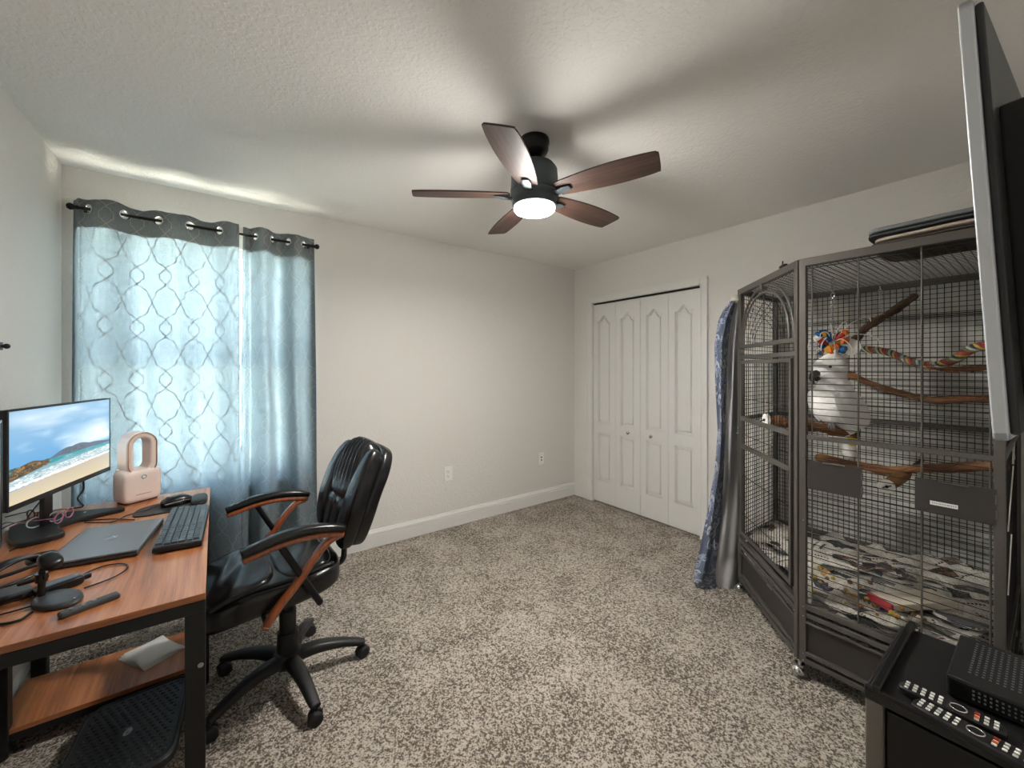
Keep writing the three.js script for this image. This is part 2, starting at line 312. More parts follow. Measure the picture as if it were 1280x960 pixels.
// closet casing and bifold doors
{
  const z0 = CLO.z0, z1 = CLO.z1, y1 = CLO.y1, cas = [];
  const side = (a, b) => { const s = shape([[a, 0], [b, 0], [b, y1 + .062], [a, y1 + .062]]); return ext(s, .014, .004); };
  for (const [a, b] of [[z0 - .062, z0], [z1, z1 + .062]]) { const g = side(a, b); g.rotateY(-Math.PI / 2); g.translate(X1, 0, 0); cas.push(g); }
  const top = ext(shape([[z0 - .0, y1], [z1, y1], [z1, y1 + .062], [z0, y1 + .062]]), .014, .004); top.rotateY(-Math.PI / 2); top.translate(X1, 0, 0); cas.push(top);
  // inner lip of the casing
  for (const [a, b] of [[z0 - .012, z0 - .004], [z1 + .004, z1 + .012]]) cas.push(bb(X1 - .022, X1 - .012, 0, y1 + .008, a, b));
  cas.push(bb(X1 - .022, X1 - .012, y1 + .004, y1 + .012, z0, z1));
  cas.push(bb(X1 - .022, X1 - .012, y1 + .05, y1 + .062, z0 - .062, z1 + .062), bb(X1 - .022, X1 - .012, 0, y1 + .062, z0 - .062, z0 - .05), bb(X1 - .022, X1 - .012, 0, y1 + .062, z1 + .05, z1 + .062));
  struct('trim_1', cas, M.trim_paint, 'white casing around the closet doors', 'trim');
  const W = (z1 - z0 - .010) / 4, LH = 2.005;
  const arch = (x0, x1, ya, yb) => { const p = [[x0, ya], [x1, ya]], n = 22, m = (x0 + x1) / 2, hw = (x1 - x0) / 2; p.push([x1, yb - .05]); for (let i = 1; i < n; i++) { const t = i / n, x = x1 - (x1 - x0) * t, q = Math.abs((x - m) / hw); p.push([x, yb - .05 + .05 * (.5 + .5 * Math.cos(Math.PI * Math.min(1, q / .82)))]); } p.push([x0, yb - .05]); return p; };
  const rect = (x0, x1, ya, yb) => [[x0, ya], [x1, ya], [x1, yb], [x0, yb]];
  const leafShape = () => {
    const a = W / 2, s = .062, out = rect(-a, a, 0, LH);
    const up = arch(-a + s, a - s, .80, 1.885), lo = rect(-a + s, a - s, .215, .70);
    const face = ext(shape(out, [up, lo]), .013, .004, 3), back = box(W - .004, LH, .022, [0, LH / 2, -.013]);
    const fu = ext(shape(arch(-a + s + .024, a - s - .024, .824, 1.861)), .004, .008, 3), fl = ext(shape(rect(-a + s + .024, a - s - .024, .239, .676)), .004, .008, 3);
    fu.translate(0, 0, -.004); fl.translate(0, 0, -.004);
    const mu = ext(shape(arch(-a + s - .003, a - s + .003, .797, 1.888), [arch(-a + s + .008, a - s - .008, .808, 1.877)]), .006, .002), ml = ext(shape(rect(-a + s - .003, a - s + .003, .212, .703), [rect(-a + s + .008, a - s - .008, .223, .692)]), .006, .002);
    return { body: [face, back], panels: [fu, fl], moulds: [mu, ml] };
  };
  for (let k = 0; k < 4; k++) {
    const zc = z0 + .005 + W * (k + .5) + (k > 1 ? .001 : -.001), fold = 0;
    const d = structGroup('door_' + (k + 1), ['white bifold closet leaf next to the room corner', 'white bifold closet leaf with a knob, hinged to the leaf by the corner', 'white bifold closet leaf with a knob, hinged to the leaf by the bird cage', 'white bifold closet leaf next to the draped bird cage'][k], 'closet door', [X1 + .022, .012, zc], -Math.PI / 2 + fold);
    const s = leafShape();
    part('door_leaf', s.body, M.door_paint, d); part('raised_panel', s.panels[0], M.door_paint, d); part('raised_panel', s.panels[1], M.door_paint, d);
    part('panel_moulding', s.moulds[0], M.door_paint, d); part('panel_moulding', s.moulds[1], M.door_paint, d);
    if (k === 1 || k === 2) { const kb = lathe([[0, .038], [.010, .037], [.016, .030], [.015, .022], [.008, .014], [.008, .004], [.013, .001], [.013, 0]], 20); kb.rotateX(Math.PI / 2); kb.translate(k === 1 ? .02 : -.02, .745, .012); part('door_knob', kb, M.chrome, d, 'small brushed metal knob'); }
  }
  struct('trim_2', bb(X1 + .012, X1 + .05, CLO.y1 - .012, CLO.y1, z0, z1), M.bronze, 'dark bifold track above the closet doors', 'door track');
}
// window in the back wall, behind the curtains
{
  const w = structGroup('window_1', 'white framed sash window behind the curtains', 'window', [(WIN.x0 + WIN.x1) / 2, WIN.y0, Z0 - .07]);
  const hw = (WIN.x1 - WIN.x0) / 2, hh = WIN.y1 - WIN.y0;
  part('window_frame', [box(.034, hh, .06, [-hw + .017, hh / 2, 0]), box(.034, hh, .06, [hw - .017, hh / 2, 0]), box(2 * hw - .068, .05, .06, [0, .025, 0]), box(2 * hw - .068, .05, .06, [0, hh - .025, 0])], M.trim_paint, w);
  part('meeting_rail', box(2 * hw - .068, .045, .05, [0, hh / 2, 0]), M.trim_paint, w);
  part('pane', box(2 * hw - .068, hh / 2 - .07, .004, [0, hh * .25 + .0125, 0]), M.thin_glass, w); part('pane', box(2 * hw - .068, hh / 2 - .07, .004, [0, hh * .75 - .0125, 0]), M.thin_glass, w);
  struct('window_sill', rbox(WIN.x1 - WIN.x0 + .06, .02, .17, [(WIN.x0 + WIN.x1) / 2, WIN.y0 + .01, Z0 - .05], [0, 0, 0], .004), M.trim_paint, 'white window sill behind the curtains', 'window sill');
}
mat('paving', '#b9b2a6', 0.9);
struct('ground_outside', box(40, .1, 24, [0, -.25, Z0 - TH - 12.01]), M.paving, 'pale paved ground outside the window', 'ground');

// ---------- wall plates ----------
{
  const o = thing('wall_outlet', 'white duplex electrical outlet on the window wall', 'outlet', [1.609, .461, Z0]);
  part('cover_plate', rbox(.078, .122, .007, [0, 0, .0035], [0, 0, 0], .003), M.white_plastic, o);
  for (const y of [-.02, .02]) { part('socket_face', rbox(.034, .029, .006, [0, y, .007], [0, 0, 0], .006), M.white_plastic, o); }
  part('slots', [-.02, .02].flatMap(y => [box(.003, .009, .002, [-.007, y + .003, .0102]), box(.003, .007, .002, [.007, y + .003, .0102]), cyl(.0025, .0025, .002, [0, y - .008, .0102], [Math.PI / 2, 0, 0], 8)]), M.bronze, o, null, 'stuff');
  const q = thing('cable_plate', 'white wall plate with two dark jacks near the room corner', 'wall plate', [2.658, .451, Z0]);
  part('cover_plate', rbox(.074, .120, .007, [0, 0, .0035], [0, 0, 0], .003), M.white_plastic, q); part('insert', rbox(.036, .07, .006, [0, 0, .0065], [0, 0, 0], .002), M.white_plastic, q);
  part('jack', rbox(.014, .014, .006, [0, .014, .0092], [0, 0, 0], .002), M.bronze, q); part('jack', cyl(.006, .006, .008, [0, -.014, .0112], [Math.PI / 2, 0, 0], 12), M.bronze, q);
}

// ---------- curtains ----------
const ROD_Z = -3.0, ROD_Y = 2.20;
{
  const r = thing('curtain_rod', 'thin black curtain rod with ball finials above the window', 'curtain rod', [0, ROD_Y, ROD_Z]);
  part('pole', cyl(.008, .008, 1.10, [-.02, 0, 0], [0, 0, Math.PI / 2], 16), M.bronze, r);
  for (const s of [-1, 1]) { const f = lathe([[0, .045], [.012, .041], [.018, .03], [.014, .018], [.008, .012], [.011, .006], [.011, 0]], 20); f.rotateZ(-s * Math.PI / 2); f.translate(-.02 + s * .55, 0, 0); part('finial', f, M.bronze, r); }
  for (const x of [-.545, .505]) part('bracket', [box(.012, .012, .095, [x, -.012, -.0525]), rbox(.025, .05, .006, [x, -.012, -.097], [0, 0, 0], .002), torus(.011, .003, [x, 0, 0], [0, Math.PI / 2, 0], 16, 6)], M.bronze, r);
}
function curtain(x0, x1, cross, half, amp, label, flare) {
  const top = 2.252, bot = .09, hem = 2.105, ph = x => Math.PI * (x - cross) / half;   // cloth passes in front of the rod just past `cross`
  const o = thing('window_curtain', label, 'curtain', [0, 0, 0], 0, 'window curtains');
  const nx = 260, arc = [0];
  const zAt = (x, y) => { const low = smooth(top, 1.0, y), A = amp * (1 + .25 * low + .25 * Math.sin(x * 9)); return ROD_Z + A * Math.sin(ph(x + .012 * low * Math.sin(y * 3 + x * 7))) * (1 - smooth(x0 + .05, x0 + .004, x)) - .085 * smooth(x0 + .035, x0, x) * (x0 < -.5 ? 1 : 0) + .006 * low * Math.sin(ph(x) * 2.3 + y * 2); };
  const xAt = (u, y) => { const x = lerp(x0, x1, u), low = (top - y) / (top - bot); return x + flare * low * (u - .5) * 2 * .05 + .004 * Math.sin(y * 2.1 + u * 9) * low; };
  for (let i = 1; i <= nx; i++) { const a = lerp(x0, x1, (i - 1) / nx), b = lerp(x0, x1, i / nx); arc.push(arc[i - 1] + Math.hypot(b - a, zAt(b, 1.6) - zAt(a, 1.6))); }
  const arcAt = u => { const k = u * nx, i = Math.min(Math.floor(k), nx - 1); return lerp(arc[i], arc[i + 1], k - i); };
  const yTop = x => top + .006 * Math.sin(x * 40);
  const fn = (ya, yb) => (u, v) => { const y = lerp(ya, yb, v), x = xAt(u, y); return V(x, y === top ? yTop(x) : y, zAt(x, y)); };
  const uvf = (ya, yb) => (u, v) => [arcAt(u), lerp(ya, yb, v)];
  part('cloth', sheet(fn(bot, hem), nx, 70, uvf(bot, hem)), M.curtain_cloth, o);
  const gx = []; for (let k = -8; k < 9; k++) { const x = cross + k * half; if (x > x0 + .012 && x < x1 - .012) gx.push(x); }
  const R = .021;
  part('header_band', sheet(fn(hem, top), nx * 3, 44, uvf(hem, top), (u, v) => { const x = lerp(x0, x1, u), y = lerp(hem, top, v), zs = zAt(x, y); return gx.some(q => Math.hypot(x - q, y - ROD_Y, zs - ROD_Z) < R); }), M.curtain_header, o, 'doubled grey header of the curtain with ring holes');
  for (const q of gx) {                                     // the cloth runs slantwise through each ring, so the ring stands along it
    const dz = (zAt(q + .002, ROD_Y) - zAt(q - .002, ROD_Y)) / .004, a = -Math.atan(dz);
    part('grommet', torus(R + .002, .0035, [q, ROD_Y, ROD_Z], [0, a, 0], 28, 8), M.chrome, o, 'metal ring');
  }
  return o;
}
curtain(-.604, .116, -.258, .1385, .036, 'wide blue-grey trellis curtain panel behind the monitor and desk', .3);
curtain(.138, .545, .204, .0905, .044, 'narrow folded blue-grey trellis curtain panel behind the office chair', .5);

// ---------- ceiling fan ----------
{
  const HX = 1.203, HZ = -1.449, f = thing('ceiling_fan', 'five-blade ceiling fan with walnut blades, dark metal motor and round light', 'ceiling fan', [HX, 0, HZ]);
  part('canopy', lathe([[0, H], [.068, H], [.070, H - .02], [.066, H - .03], [.066, H - .05], [.058, H - .066], [.036, H - .078], [.030, H - .082], [0, H - .082]], 40), M.bronze, f);
  part('downrod', [cyl(.013, .013, .07, [0, H - .105, 0]), lathe([[.013, 2.355], [.030, 2.35], [.032, 2.335], [.032, 2.322], [.013, 2.32]], 28)], M.bronze, f);
  part('motor_housing', lathe([[0, 2.325], [.060, 2.325], [.092, 2.316], [.106, 2.296], [.109, 2.262], [.111, 2.215], [.113, 2.195], [.110, 2.190], [.108, 2.186], [.110, 2.182], [.113, 2.178], [.113, 2.165], [.106, 2.160], [.104, 2.150], [.103, 2.128], [.098, 2.124], [0, 2.124]], 56), M.fan_metal, f);
  M.lamp_glow = mat('lamp_glow', '#ffffff', 0.5, 0, { emissive: '#ffffff', emissiveIntensity: 6 });
  part('light_lens', lathe([[.0965, 2.126], [.0965, 2.112], [.090, 2.104], [.060, 2.098], [0, 2.096]], 48), M.lamp_glow, f, 'glowing white round light lens');
  const L = new THREE.PointLight(LAMP_COLOR, LAMP_SIDE, 0, 2); L.position.set(0, 2.094, 0); L.castShadow = true; L.shadow.radius = 5; L.name = 'fan_light'; f.add(L);
  const A = new THREE.RectAreaLight(LAMP_COLOR, LAMP_DOWN, .16, .16); A.position.set(0, 2.092, 0); A.rotation.x = -Math.PI / 2; A.name = 'fan_light_face'; f.add(A);
  const tilt = -12 * Math.PI / 180;
  for (let k = 0; k < 5; k++) {
    const a = (-1.5 + 72 * k) * Math.PI / 180, b = new THREE.Group(); b.name = 'blade_assembly'; b.rotation.y = -a; b.position.y = 2.178; f.add(b);
    // outline along +x: narrow root, widest past the middle, slanted tip with round corners
    const out = [[.125, -.045], [.20, -.056], [.30, -.066], [.40, -.071], [.50, -.068], [.548, -.062], [.560, -.052], [.574, .035], [.570, .050], [.555, .058], [.48, .066], [.38, .070], [.28, .066], [.20, .058], [.125, .046], [.115, .02], [.115, -.02]];
    const s = new THREE.Shape(); s.moveTo(...out[0]); s.splineThru(out.slice(1).map(p => new THREE.Vector2(...p))); s.closePath();
    const g = ext(s, .004, .0015, 1, 60); const U = g.attributes.uv; g.rotateX(Math.PI / 2); g.translate(0, .004, 0); g.rotateX(tilt);
    part('blade', g, M.blade_wood, b, 'walnut blade');
    const arm = sweep([[.095, -.012, 0], [.125, -.014, 0], [.155, -.010, 0], [.185, -.006, 0]], [.05, .036, .044, .03], [.012, .009, .007, .006], V(0, 1, 0), 4, 16, 12); arm.rotateX(tilt * .7);
    part('blade_iron', arm, M.fan_metal, b);
  }
}

// ---------- desk ----------
const DX0 = -0.632, DX1 = -0.022, DZ0 = -2.610, DZ1 = -1.392, DH = 0.75;
{
  const d = thing('desk', 'computer desk with brown wood top and black steel frame under the monitor', 'desk', [0, 0, 0]);
  part('desktop', triUV(rbox(DX1 - DX0, .018, DZ1 - DZ0, [(DX0 + DX1) / 2, DH - .009, (DZ0 + DZ1) / 2], [0, 0, 0], .002)), M.desk_wood, d, 'brown wood-grain desk top');
  const y = DH - .018;
  part('frame_rail', rbox(DX1 - DX0, .034, .034, [(DX0 + DX1) / 2, y - .017, DZ1 - .017], [0, 0, 0], .003), M.black_metal, d); part('frame_rail', rbox(DX1 - DX0, .034, .034, [(DX0 + DX1) / 2, y - .017, DZ0 + .017], [0, 0, 0], .003), M.black_metal, d);
  part('frame_rail', rbox(.034, .034, DZ1 - DZ0 - .07, [DX0 + .017, y - .017, (DZ0 + DZ1) / 2], [0, 0, 0], .003), M.black_metal, d); part('frame_rail', rbox(.03, .034, DZ1 - DZ0 - .07, [DX1 - .03, y - .017, (DZ0 + DZ1) / 2], [0, 0, 0], .003), M.black_metal, d);
  const LW = .045;
  for (const [x, z] of [[DX1 - LW / 2, DZ1 - LW / 2 - .002], [DX0 + LW / 2 + .002, DZ1 - LW / 2 - .002], [DX1 - LW / 2, -2.19], [DX0 + LW / 2 + .005, -2.19], [DX1 - LW / 2, DZ0 + LW / 2], [DX0 + LW / 2 + .005, DZ0 + LW / 2]]) {
    const l = part('leg', rbox(LW, y - .034 - .012, LW, [x, (y - .034 + .012) / 2, z], [0, 0, 0], .003), M.black_metal, d);
    part('foot', cyl(.018, .02, .012, [x, .006, z], [0, 0, 0], 16), M.black_plastic, l);
    if (x > -.1 && z > -1.6) part('bolt_cap', cyl(.007, .007, .003, [x + .012, .555, z + LW / 2 + .001], [Math.PI / 2, 0, 0], 14), M.chrome, l, 'pale round bolt cap');
  }
  part('shelf', triUV(rbox(DX1 - DX0 - .02, .018, .31, [(DX0 + DX1) / 2, .091, -2.335], [0, 0, 0], .002)), M.desk_wood, d, 'low brown wood shelf');
  for (const z of [-2.189, -2.48]) part('shelf_rail', rbox(DX1 - DX0 - .09, .026, .020, [(DX0 + DX1) / 2, .069, z], [0, 0, 0], .002), M.black_metal, d);
}
// papers on the low shelf
{
  const p = thing('envelope', 'crumpled white paper envelopes lying on the low desk shelf', 'paper', [-.224, .1005, -2.382], -1.0);
  for (let k = 0; k < 3; k++) {
    const w = .19 - k * .012, l = .155 - k * .008, a = k * .05;
    const g = sheet((u, v) => { const x = (u - .5) * w, z = (v - .5) * l; return V(x * Math.cos(a) - z * Math.sin(a), .003 + k * .006 + .006 * Math.sin(u * 3.1) * Math.sin(v * 3.1) + .002 * Math.sin(u * 9 + k) * Math.cos(v * 7), x * Math.sin(a) + z * Math.cos(a)); }, 20, 16);
    const h = g.clone().translate(0, -.002, 0); part('sheet', [g, h], M.paper_white, p);
  }
}
// ---------- footrest ----------
{
  const f = thing('footrest', 'black textured plastic footrest on the carpet under the desk', 'footrest', [-.235, 0, -1.915], -.08);
  const W = .31, L = .43, R = .06, hAt = x => .085 + .035 * (x / (W / 2)) * -1 * .5;
  const s = new THREE.Shape(), a = W / 2, b = L / 2; s.moveTo(-a + R, -b); s.lineTo(a - R, -b); s.quadraticCurveTo(a, -b, a, -b + R); s.lineTo(a, b - R); s.quadraticCurveTo(a, b, a - R, b); s.lineTo(-a + R, b); s.quadraticCurveTo(-a, b, -a, b - R); s.lineTo(-a, -b + R); s.quadraticCurveTo(-a, -b, -a + R, -b);
  const plate = ext(s, .016, .006, 3); plate.rotateX(Math.PI / 2); plate.translate(0, .098, 0); plate.rotateZ(.10); plate.translate(0, 0, 0);
  part('platform', plate, M.footrest_rubber, f);
  const rim = new THREE.CatmullRomCurve3(s.getPoints(8).map(p => V(p.x * .95, .102, p.y * .96)), true); const rg = new THREE.TubeGeometry(rim, 90, .006, 8, true); rg.rotateZ(.10); part('rim', rg, M.footrest_rubber, f);
  const bumps = []; for (let i = -6; i <= 6; i++) for (let j = -9; j <= 9; j++) { const x = i * .0205 + (j % 2 ? .010 : 0), z = j * .0205; if (Math.abs(x) > .128 || (Math.abs(x + .0) < .026 && Math.abs(z) < .026)) continue; const g = new THREE.SphereGeometry(.0068, 8, 5, 0, 6.3, 0, Math.PI / 2); g.scale(1, .7, 1); g.translate(x, .1035, z); g.rotateZ(.10); bumps.push(g); }
  part('grip_studs', bumps, M.footrest_rubber, f, null, 'stuff');
  const logo = [put(ext(shape(Array.from({ length: 24 }, (_, i) => [Math.cos(i / 24 * 6.283) * .016, Math.sin(i / 24 * 6.283) * .011]), [Array.from({ length: 16 }, (_, i) => [Math.cos(-i / 16 * 6.283) * .006 - .002, Math.sin(-i / 16 * 6.283) * .003])]), .001), [0, .1042, 0], [-Math.PI / 2, 0, .0]), box(.003, .001, .016, [.017, .1047, -.008], [0, .3, 0])];
  logo.forEach(g => { g.rotateY(1.2); g.rotateZ(.10); }); part('emblem', logo, M.rim_clear, f, 'pale oval emblem');
  part('base_side', [rbox(.03, .07, L * .8, [-.10, .037, 0], [0, 0, 0], .008), rbox(.03, .085, L * .8, [.09, .044, 0], [0, 0, 0], .008)], M.footrest_rubber, f);
}
// ---------- monitor ----------
const beach = canvasTex(1024, 576, (g, w, h) => {
  const sky = g.createLinearGradient(0, 0, 0, h * .62); sky.addColorStop(0, '#8fb3cf'); sky.addColorStop(.45, '#7fa9cb'); sky.addColorStop(1, '#5f9bc8'); g.fillStyle = sky; g.fillRect(0, 0, w, h);
  const cloud = (x, y, rx, ry, a) => { const q = g.createRadialGradient(0, 0, 0, 0, 0, 1); q.addColorStop(0, `rgba(246,247,247,${a})`); q.addColorStop(1, 'rgba(246,247,247,0)'); g.save(); g.translate(x, y); g.scale(rx, ry); g.fillStyle = q; g.beginPath(); g.arc(0, 0, 1, 0, 7); g.fill(); g.restore(); };
  for (const c of [[170, 60, 340, 60, .5], [330, 110, 260, 40, .45], [640, 250, 300, 90, .55], [880, 230, 260, 110, .85], [960, 290, 200, 60, .9], [760, 300, 200, 60, .7], [480, 40, 300, 50, .35], [560, 310, 140, 36, .6], [860, 90, 200, 40, .3]]) cloud(...c);
  for (let k = 0; k < 60; k++) cloud(rnd() * w, rnd() * h * .5, 40 + rnd() * 120, 8 + rnd() * 22, .08 + rnd() * .1);
  g.fillStyle = '#2f8d96'; g.fillRect(0, 352, w, 70);
  for (let k = 0; k < 260; k++) { g.fillStyle = ['#2a7f8d', '#4ba6a6', '#8cc0c4', '#e6eeee'][rnd() * 4 | 0] + '88'; g.fillRect(rnd() * w, 354 + rnd() * 60, 20 + rnd() * 80, 2); }
  g.fillStyle = '#5d6a7c'; g.beginPath(); g.moveTo(330, 356); g.bezierCurveTo(420, 330, 480, 300, 560, 312); g.bezierCurveTo(640, 296, 700, 305, 760, 322); g.bezierCurveTo(860, 318, 920, 336, 1024, 342); g.lineTo(1024, 358); g.lineTo(330, 358); g.fill();
  g.fillStyle = '#4a5358'; for (let k = 0; k < 60; k++) g.fillRect(440 + rnd() * 260, 318 + rnd() * 34, 8 + rnd() * 26, 3);
  g.fillStyle = '#5b4a36'; g.beginPath(); g.moveTo(0, 392); g.bezierCurveTo(60, 350, 120, 346, 190, 338); g.bezierCurveTo(240, 346, 300, 360, 330, 372); g.lineTo(330, 396); g.lineTo(0, 440); g.fill();
  for (let k = 0; k < 240; k++) { g.fillStyle = ['#8a6a3c', '#3c3226', '#a58250', '#6c5a44', '#2a2722'][rnd() * 5 | 0]; const x = rnd() * 320; g.fillRect(x, 352 + rnd() * (60 - x * .1), 6 + rnd() * 24, 3 + rnd() * 7); }
  const sea = g.createLinearGradient(0, 390, 0, 470); sea.addColorStop(0, '#6f9fae'); sea.addColorStop(1, '#9db4b8'); g.fillStyle = sea; g.beginPath(); g.moveTo(0, 432); g.lineTo(330, 388); g.lineTo(w, 376); g.lineTo(w, 440); g.lineTo(0, 486); g.fill();
  for (let k = 0; k < 1500; k++) { const x = rnd() * w, t = rnd(), y = lerp(430 - x * .05, 480 - x * .06, t) + (rnd() - .5) * 8; g.fillStyle = ['#f4f5f4', '#dfe6e6', '#a8bcc0', '#7f9ca4'][rnd() * 4 | 0] + 'bb'; g.fillRect(x, y, 8 + rnd() * 34, 2 + rnd() * 4); }
  const sand = g.createLinearGradient(0, 470, 0, h); sand.addColorStop(0, '#b9ae9c'); sand.addColorStop(1, '#cdbf9f'); g.fillStyle = sand; g.beginPath(); g.moveTo(0, 492); g.bezierCurveTo(300, 476, 600, 452, w, 440); g.lineTo(w, h); g.lineTo(0, h); g.fill();
  for (let k = 0; k < 500; k++) { const x = rnd() * w; g.fillStyle = '#f6f7f5cc'; g.fillRect(x, 476 - x * .036 + (rnd() - .5) * 16, 10 + rnd() * 26, 2 + rnd() * 3); }
}, true, false);
mat('screen_picture', '#0a0a0a', 0.35, 0, { emissive: '#ffffff', emissiveMap: beach, emissiveIntensity: .62 });
function monitor(label, a, b, y0, y1, lit) {               // a, b: plan ends of the screen's left and right edge seen from the front
  const cx = (a[0] + b[0]) / 2, cz = (a[1] + b[1]) / 2, w = Math.hypot(b[0] - a[0], b[1] - a[1]), turn = Math.atan2(-(b[1] - a[1]), b[0] - a[0]), h = y1 - y0;
  const o = thing('monitor', label, 'monitor', [cx, DH, cz], turn); const yc = (y0 + y1) / 2 - DH;
  part('housing', [rbox(w, h, .022, [0, yc, -.012], [0, 0, 0], .004), rbox(w * .62, h * .62, .03, [0, yc - .01, -.032], [0, 0, 0], .012)], M.black_plastic, o);
  part('bezel', [box(w, .018, .004, [0, y0 - DH + .009, .001]), box(.006, h, .004, [-w / 2 + .003, yc, .001]), box(.006, h, .004, [w / 2 - .003, yc, .001]), box(w, .006, .004, [0, y1 - DH - .003, .001])], M.satin_black, o);
  const scr = new THREE.PlaneGeometry(w - .012, h - .024); scr.translate(0, yc + .006, .0015); part('screen', scr, lit ? M.screen_picture : M.satin_black, o, lit ? 'lit screen showing a surf beach under a blue sky' : 'dark screen');
  part('stand_column', [rbox(.052, y0 - DH + .10, .014, [0, (y0 - DH + .10) / 2 + .01, -.060], [0, 0, 0], .004), rbox(.10, .10, .02, [0, yc - .06, -.052], [0, 0, 0], .004)], M.satin_black, o);
  return o;
}
{
  const a = [-.541, -2.005], b = [-.39, -2.574], o = monitor('flat computer monitor showing a beach picture at the window end of the desk', a, b, .902, 1.233, true);
  // V-shaped base; arms aim along the desk and towards the chair
  const toLocal = p => o.worldToLocal(V(p[0], 0, p[1])); o.updateMatrixWorld(true);
  const plan = [[-.625, -2.36], [-.60, -2.42], [-.52, -2.455], [-.40, -2.43], [-.325, -2.398], [-.318, -2.385], [-.34, -2.372], [-.43, -2.33], [-.478, -2.285], [-.475, -2.235], [-.446, -2.17], [-.455, -2.14], [-.50, -2.118], [-.545, -2.115], [-.585, -2.19], [-.612, -2.28]].map(p => { const q = toLocal(p); return new THREE.Vector2(q.x, -q.z); });
  const s = new THREE.Shape(); s.moveTo(plan[0].x, plan[0].y); s.splineThru([...plan.slice(1), plan[0]]);
  const g = ext(s, .010, .004, 3, 80); g.rotateX(-Math.PI / 2); g.translate(0, .005, 0); part('stand_base', g, M.black_plastic, o, 'black V-shaped stand base');
  const mk = toLocal([-.437, -2.40]); part('base_mark', rbox(.010, .001, .005, [mk.x, .0197, mk.z], [0, 0, 0], .0005), M.paper_white, o);
  const L = new THREE.RectAreaLight('#cfe0ea', .35, .52, .30); L.position.set(0, .32, .006); L.rotation.y = Math.PI; L.name = 'screen_light'; o.add(L);
  const m2 = monitor('second black computer monitor at the near end of the desk', [-.36, -1.14], [-.456, -1.652], .902, 1.233, false);
  part('stand_base', rbox(.16, .012, .14, [.0, .006, -.13], [0, 0, 0], .006), M.black_plastic, m2);
  const hk = thing('wall_hook', 'small black hook on the off-white wall above the monitor', 'hook', [X0, 1.452, -2.345]);
  part('base', rbox(.006, .030, .030, [.003, 0, 0], [0, 0, 0], .002), M.satin_black, hk); part('knob', [rod(V(.006, 0, 0), V(.014, 0, 0), .006, 10), put(new THREE.SphereGeometry(.010, 14, 10), [.018, 0, 0])], M.satin_black, hk);
}
// ---------- bladeless fan ----------
{
  const o = thing('desk_fan', 'pale pink bladeless desk fan with an oval opening beside the monitor', 'fan', [-.292, DH, -2.545], .55);
  const stad = (w, h, n = 16) => { const r = w / 2, p = []; for (let i = 0; i <= n; i++) { const a = -Math.PI + Math.PI * i / n; p.push([Math.cos(a) * r, -h / 2 + r + Math.sin(a) * r]); } for (let i = 0; i <= n; i++) { const a = Math.PI * i / n; p.push([Math.cos(a) * r, h / 2 - r + Math.sin(a) * r]); } return p; };
  const ring = ext(shape(stad(.118, .205), [stad(.064, .150).reverse()]), .062, .010, 4); ring.translate(0, .222, -.031); part('air_ring', ring, M.pink_plastic, o);
  const edge = ext(shape(stad(.111, .198), [stad(.105, .192).reverse()]), .003, .001); edge.translate(0, .222, .041); part('trim_ring', edge, M.gold_trim, o, 'thin copper trim');
  part('body', [pillow(.148, .150, .100, 7, 12).translate(0, .079, 0)], M.pink_plastic, o);
  part('button', cyl(.013, .013, .004, [0, .118, .0495], [Math.PI / 2, 0, 0], 24), M.white_plastic, o); part('button_ring', torus(.0085, .0018, [0, .118, .052], [0, 0, 0], 20, 6), M.chrome, o);
  part('print', Array.from({ length: 9 }, (_, i) => box(.0045, .0035, .0006, [-.026 + i * .0065, .040, .0502])), M.gold_trim, o, 'tiny line of print');
  part('foot', rbox(.12, .008, .075, [0, .004, 0], [0, 0, 0], .003), M.grey_plastic, o);
}
// ---------- mouse pad, mouse, keyboard, laptop ----------
{
  const o = thing('mouse_pad', 'black mouse pad with a raised wrist rest on the desk corner', 'mouse pad', [-.165, DH, -2.345]);
  const s = new THREE.Shape(); s.moveTo(-.115, .045); s.splineThru([[-.10, -.03], [-.02, -.085], [.07, -.09], [.10, -.04], [.098, .05], [.06, .085], [-.03, .095], [-.10, .085], [-.115, .045]].map(p => new THREE.Vector2(...p))); const g = ext(s, .003, .001); g.rotateX(Math.PI / 2); g.translate(0, .004, 0); part('pad', g, M.black_plastic, o);
  part('wrist_rest', pillow(.062, .030, .165, 3, 12).translate(.105, .014, .0), M.black_plastic, o);
  const m = thing('computer_mouse', 'black computer mouse on the black mouse pad', 'mouse', [-.142, DH + .004, -2.365], .35);
  part('shell', pillow(.115, .046, .064, 2.6, 14, v => { v.y = v.y < -.006 ? -.012 : v.y * (1 + .25 * Math.cos(v.x * 30)); }).translate(0, .0125, 0), M.satin_black, m); part('side_trim', sweep([[-.05, .012, .028], [0, .016, .0335], [.05, .012, .028]], .003, .008, V(0, 1, 0), 3, 12, 8), M.chrome, m); part('scroll_wheel', cyl(.010, .010, .007, [-.030, .030, 0], [Math.PI / 2, 0, 0], 18), M.grey_plastic, m);
  const cbl = tube([[-.20, DH + .012, -2.36], [-.25, DH + .006, -2.33], [-.30, DH + .004, -2.30], [-.33, DH + .004, -2.24], [-.37, DH + .004, -2.26], [-.42, DH + .004, -2.30]], .0022, 40, 6); solo('mouse_cable', cbl, M.satin_black, 'thin black mouse cable curling on the desk toward the monitor', 'cable');
}
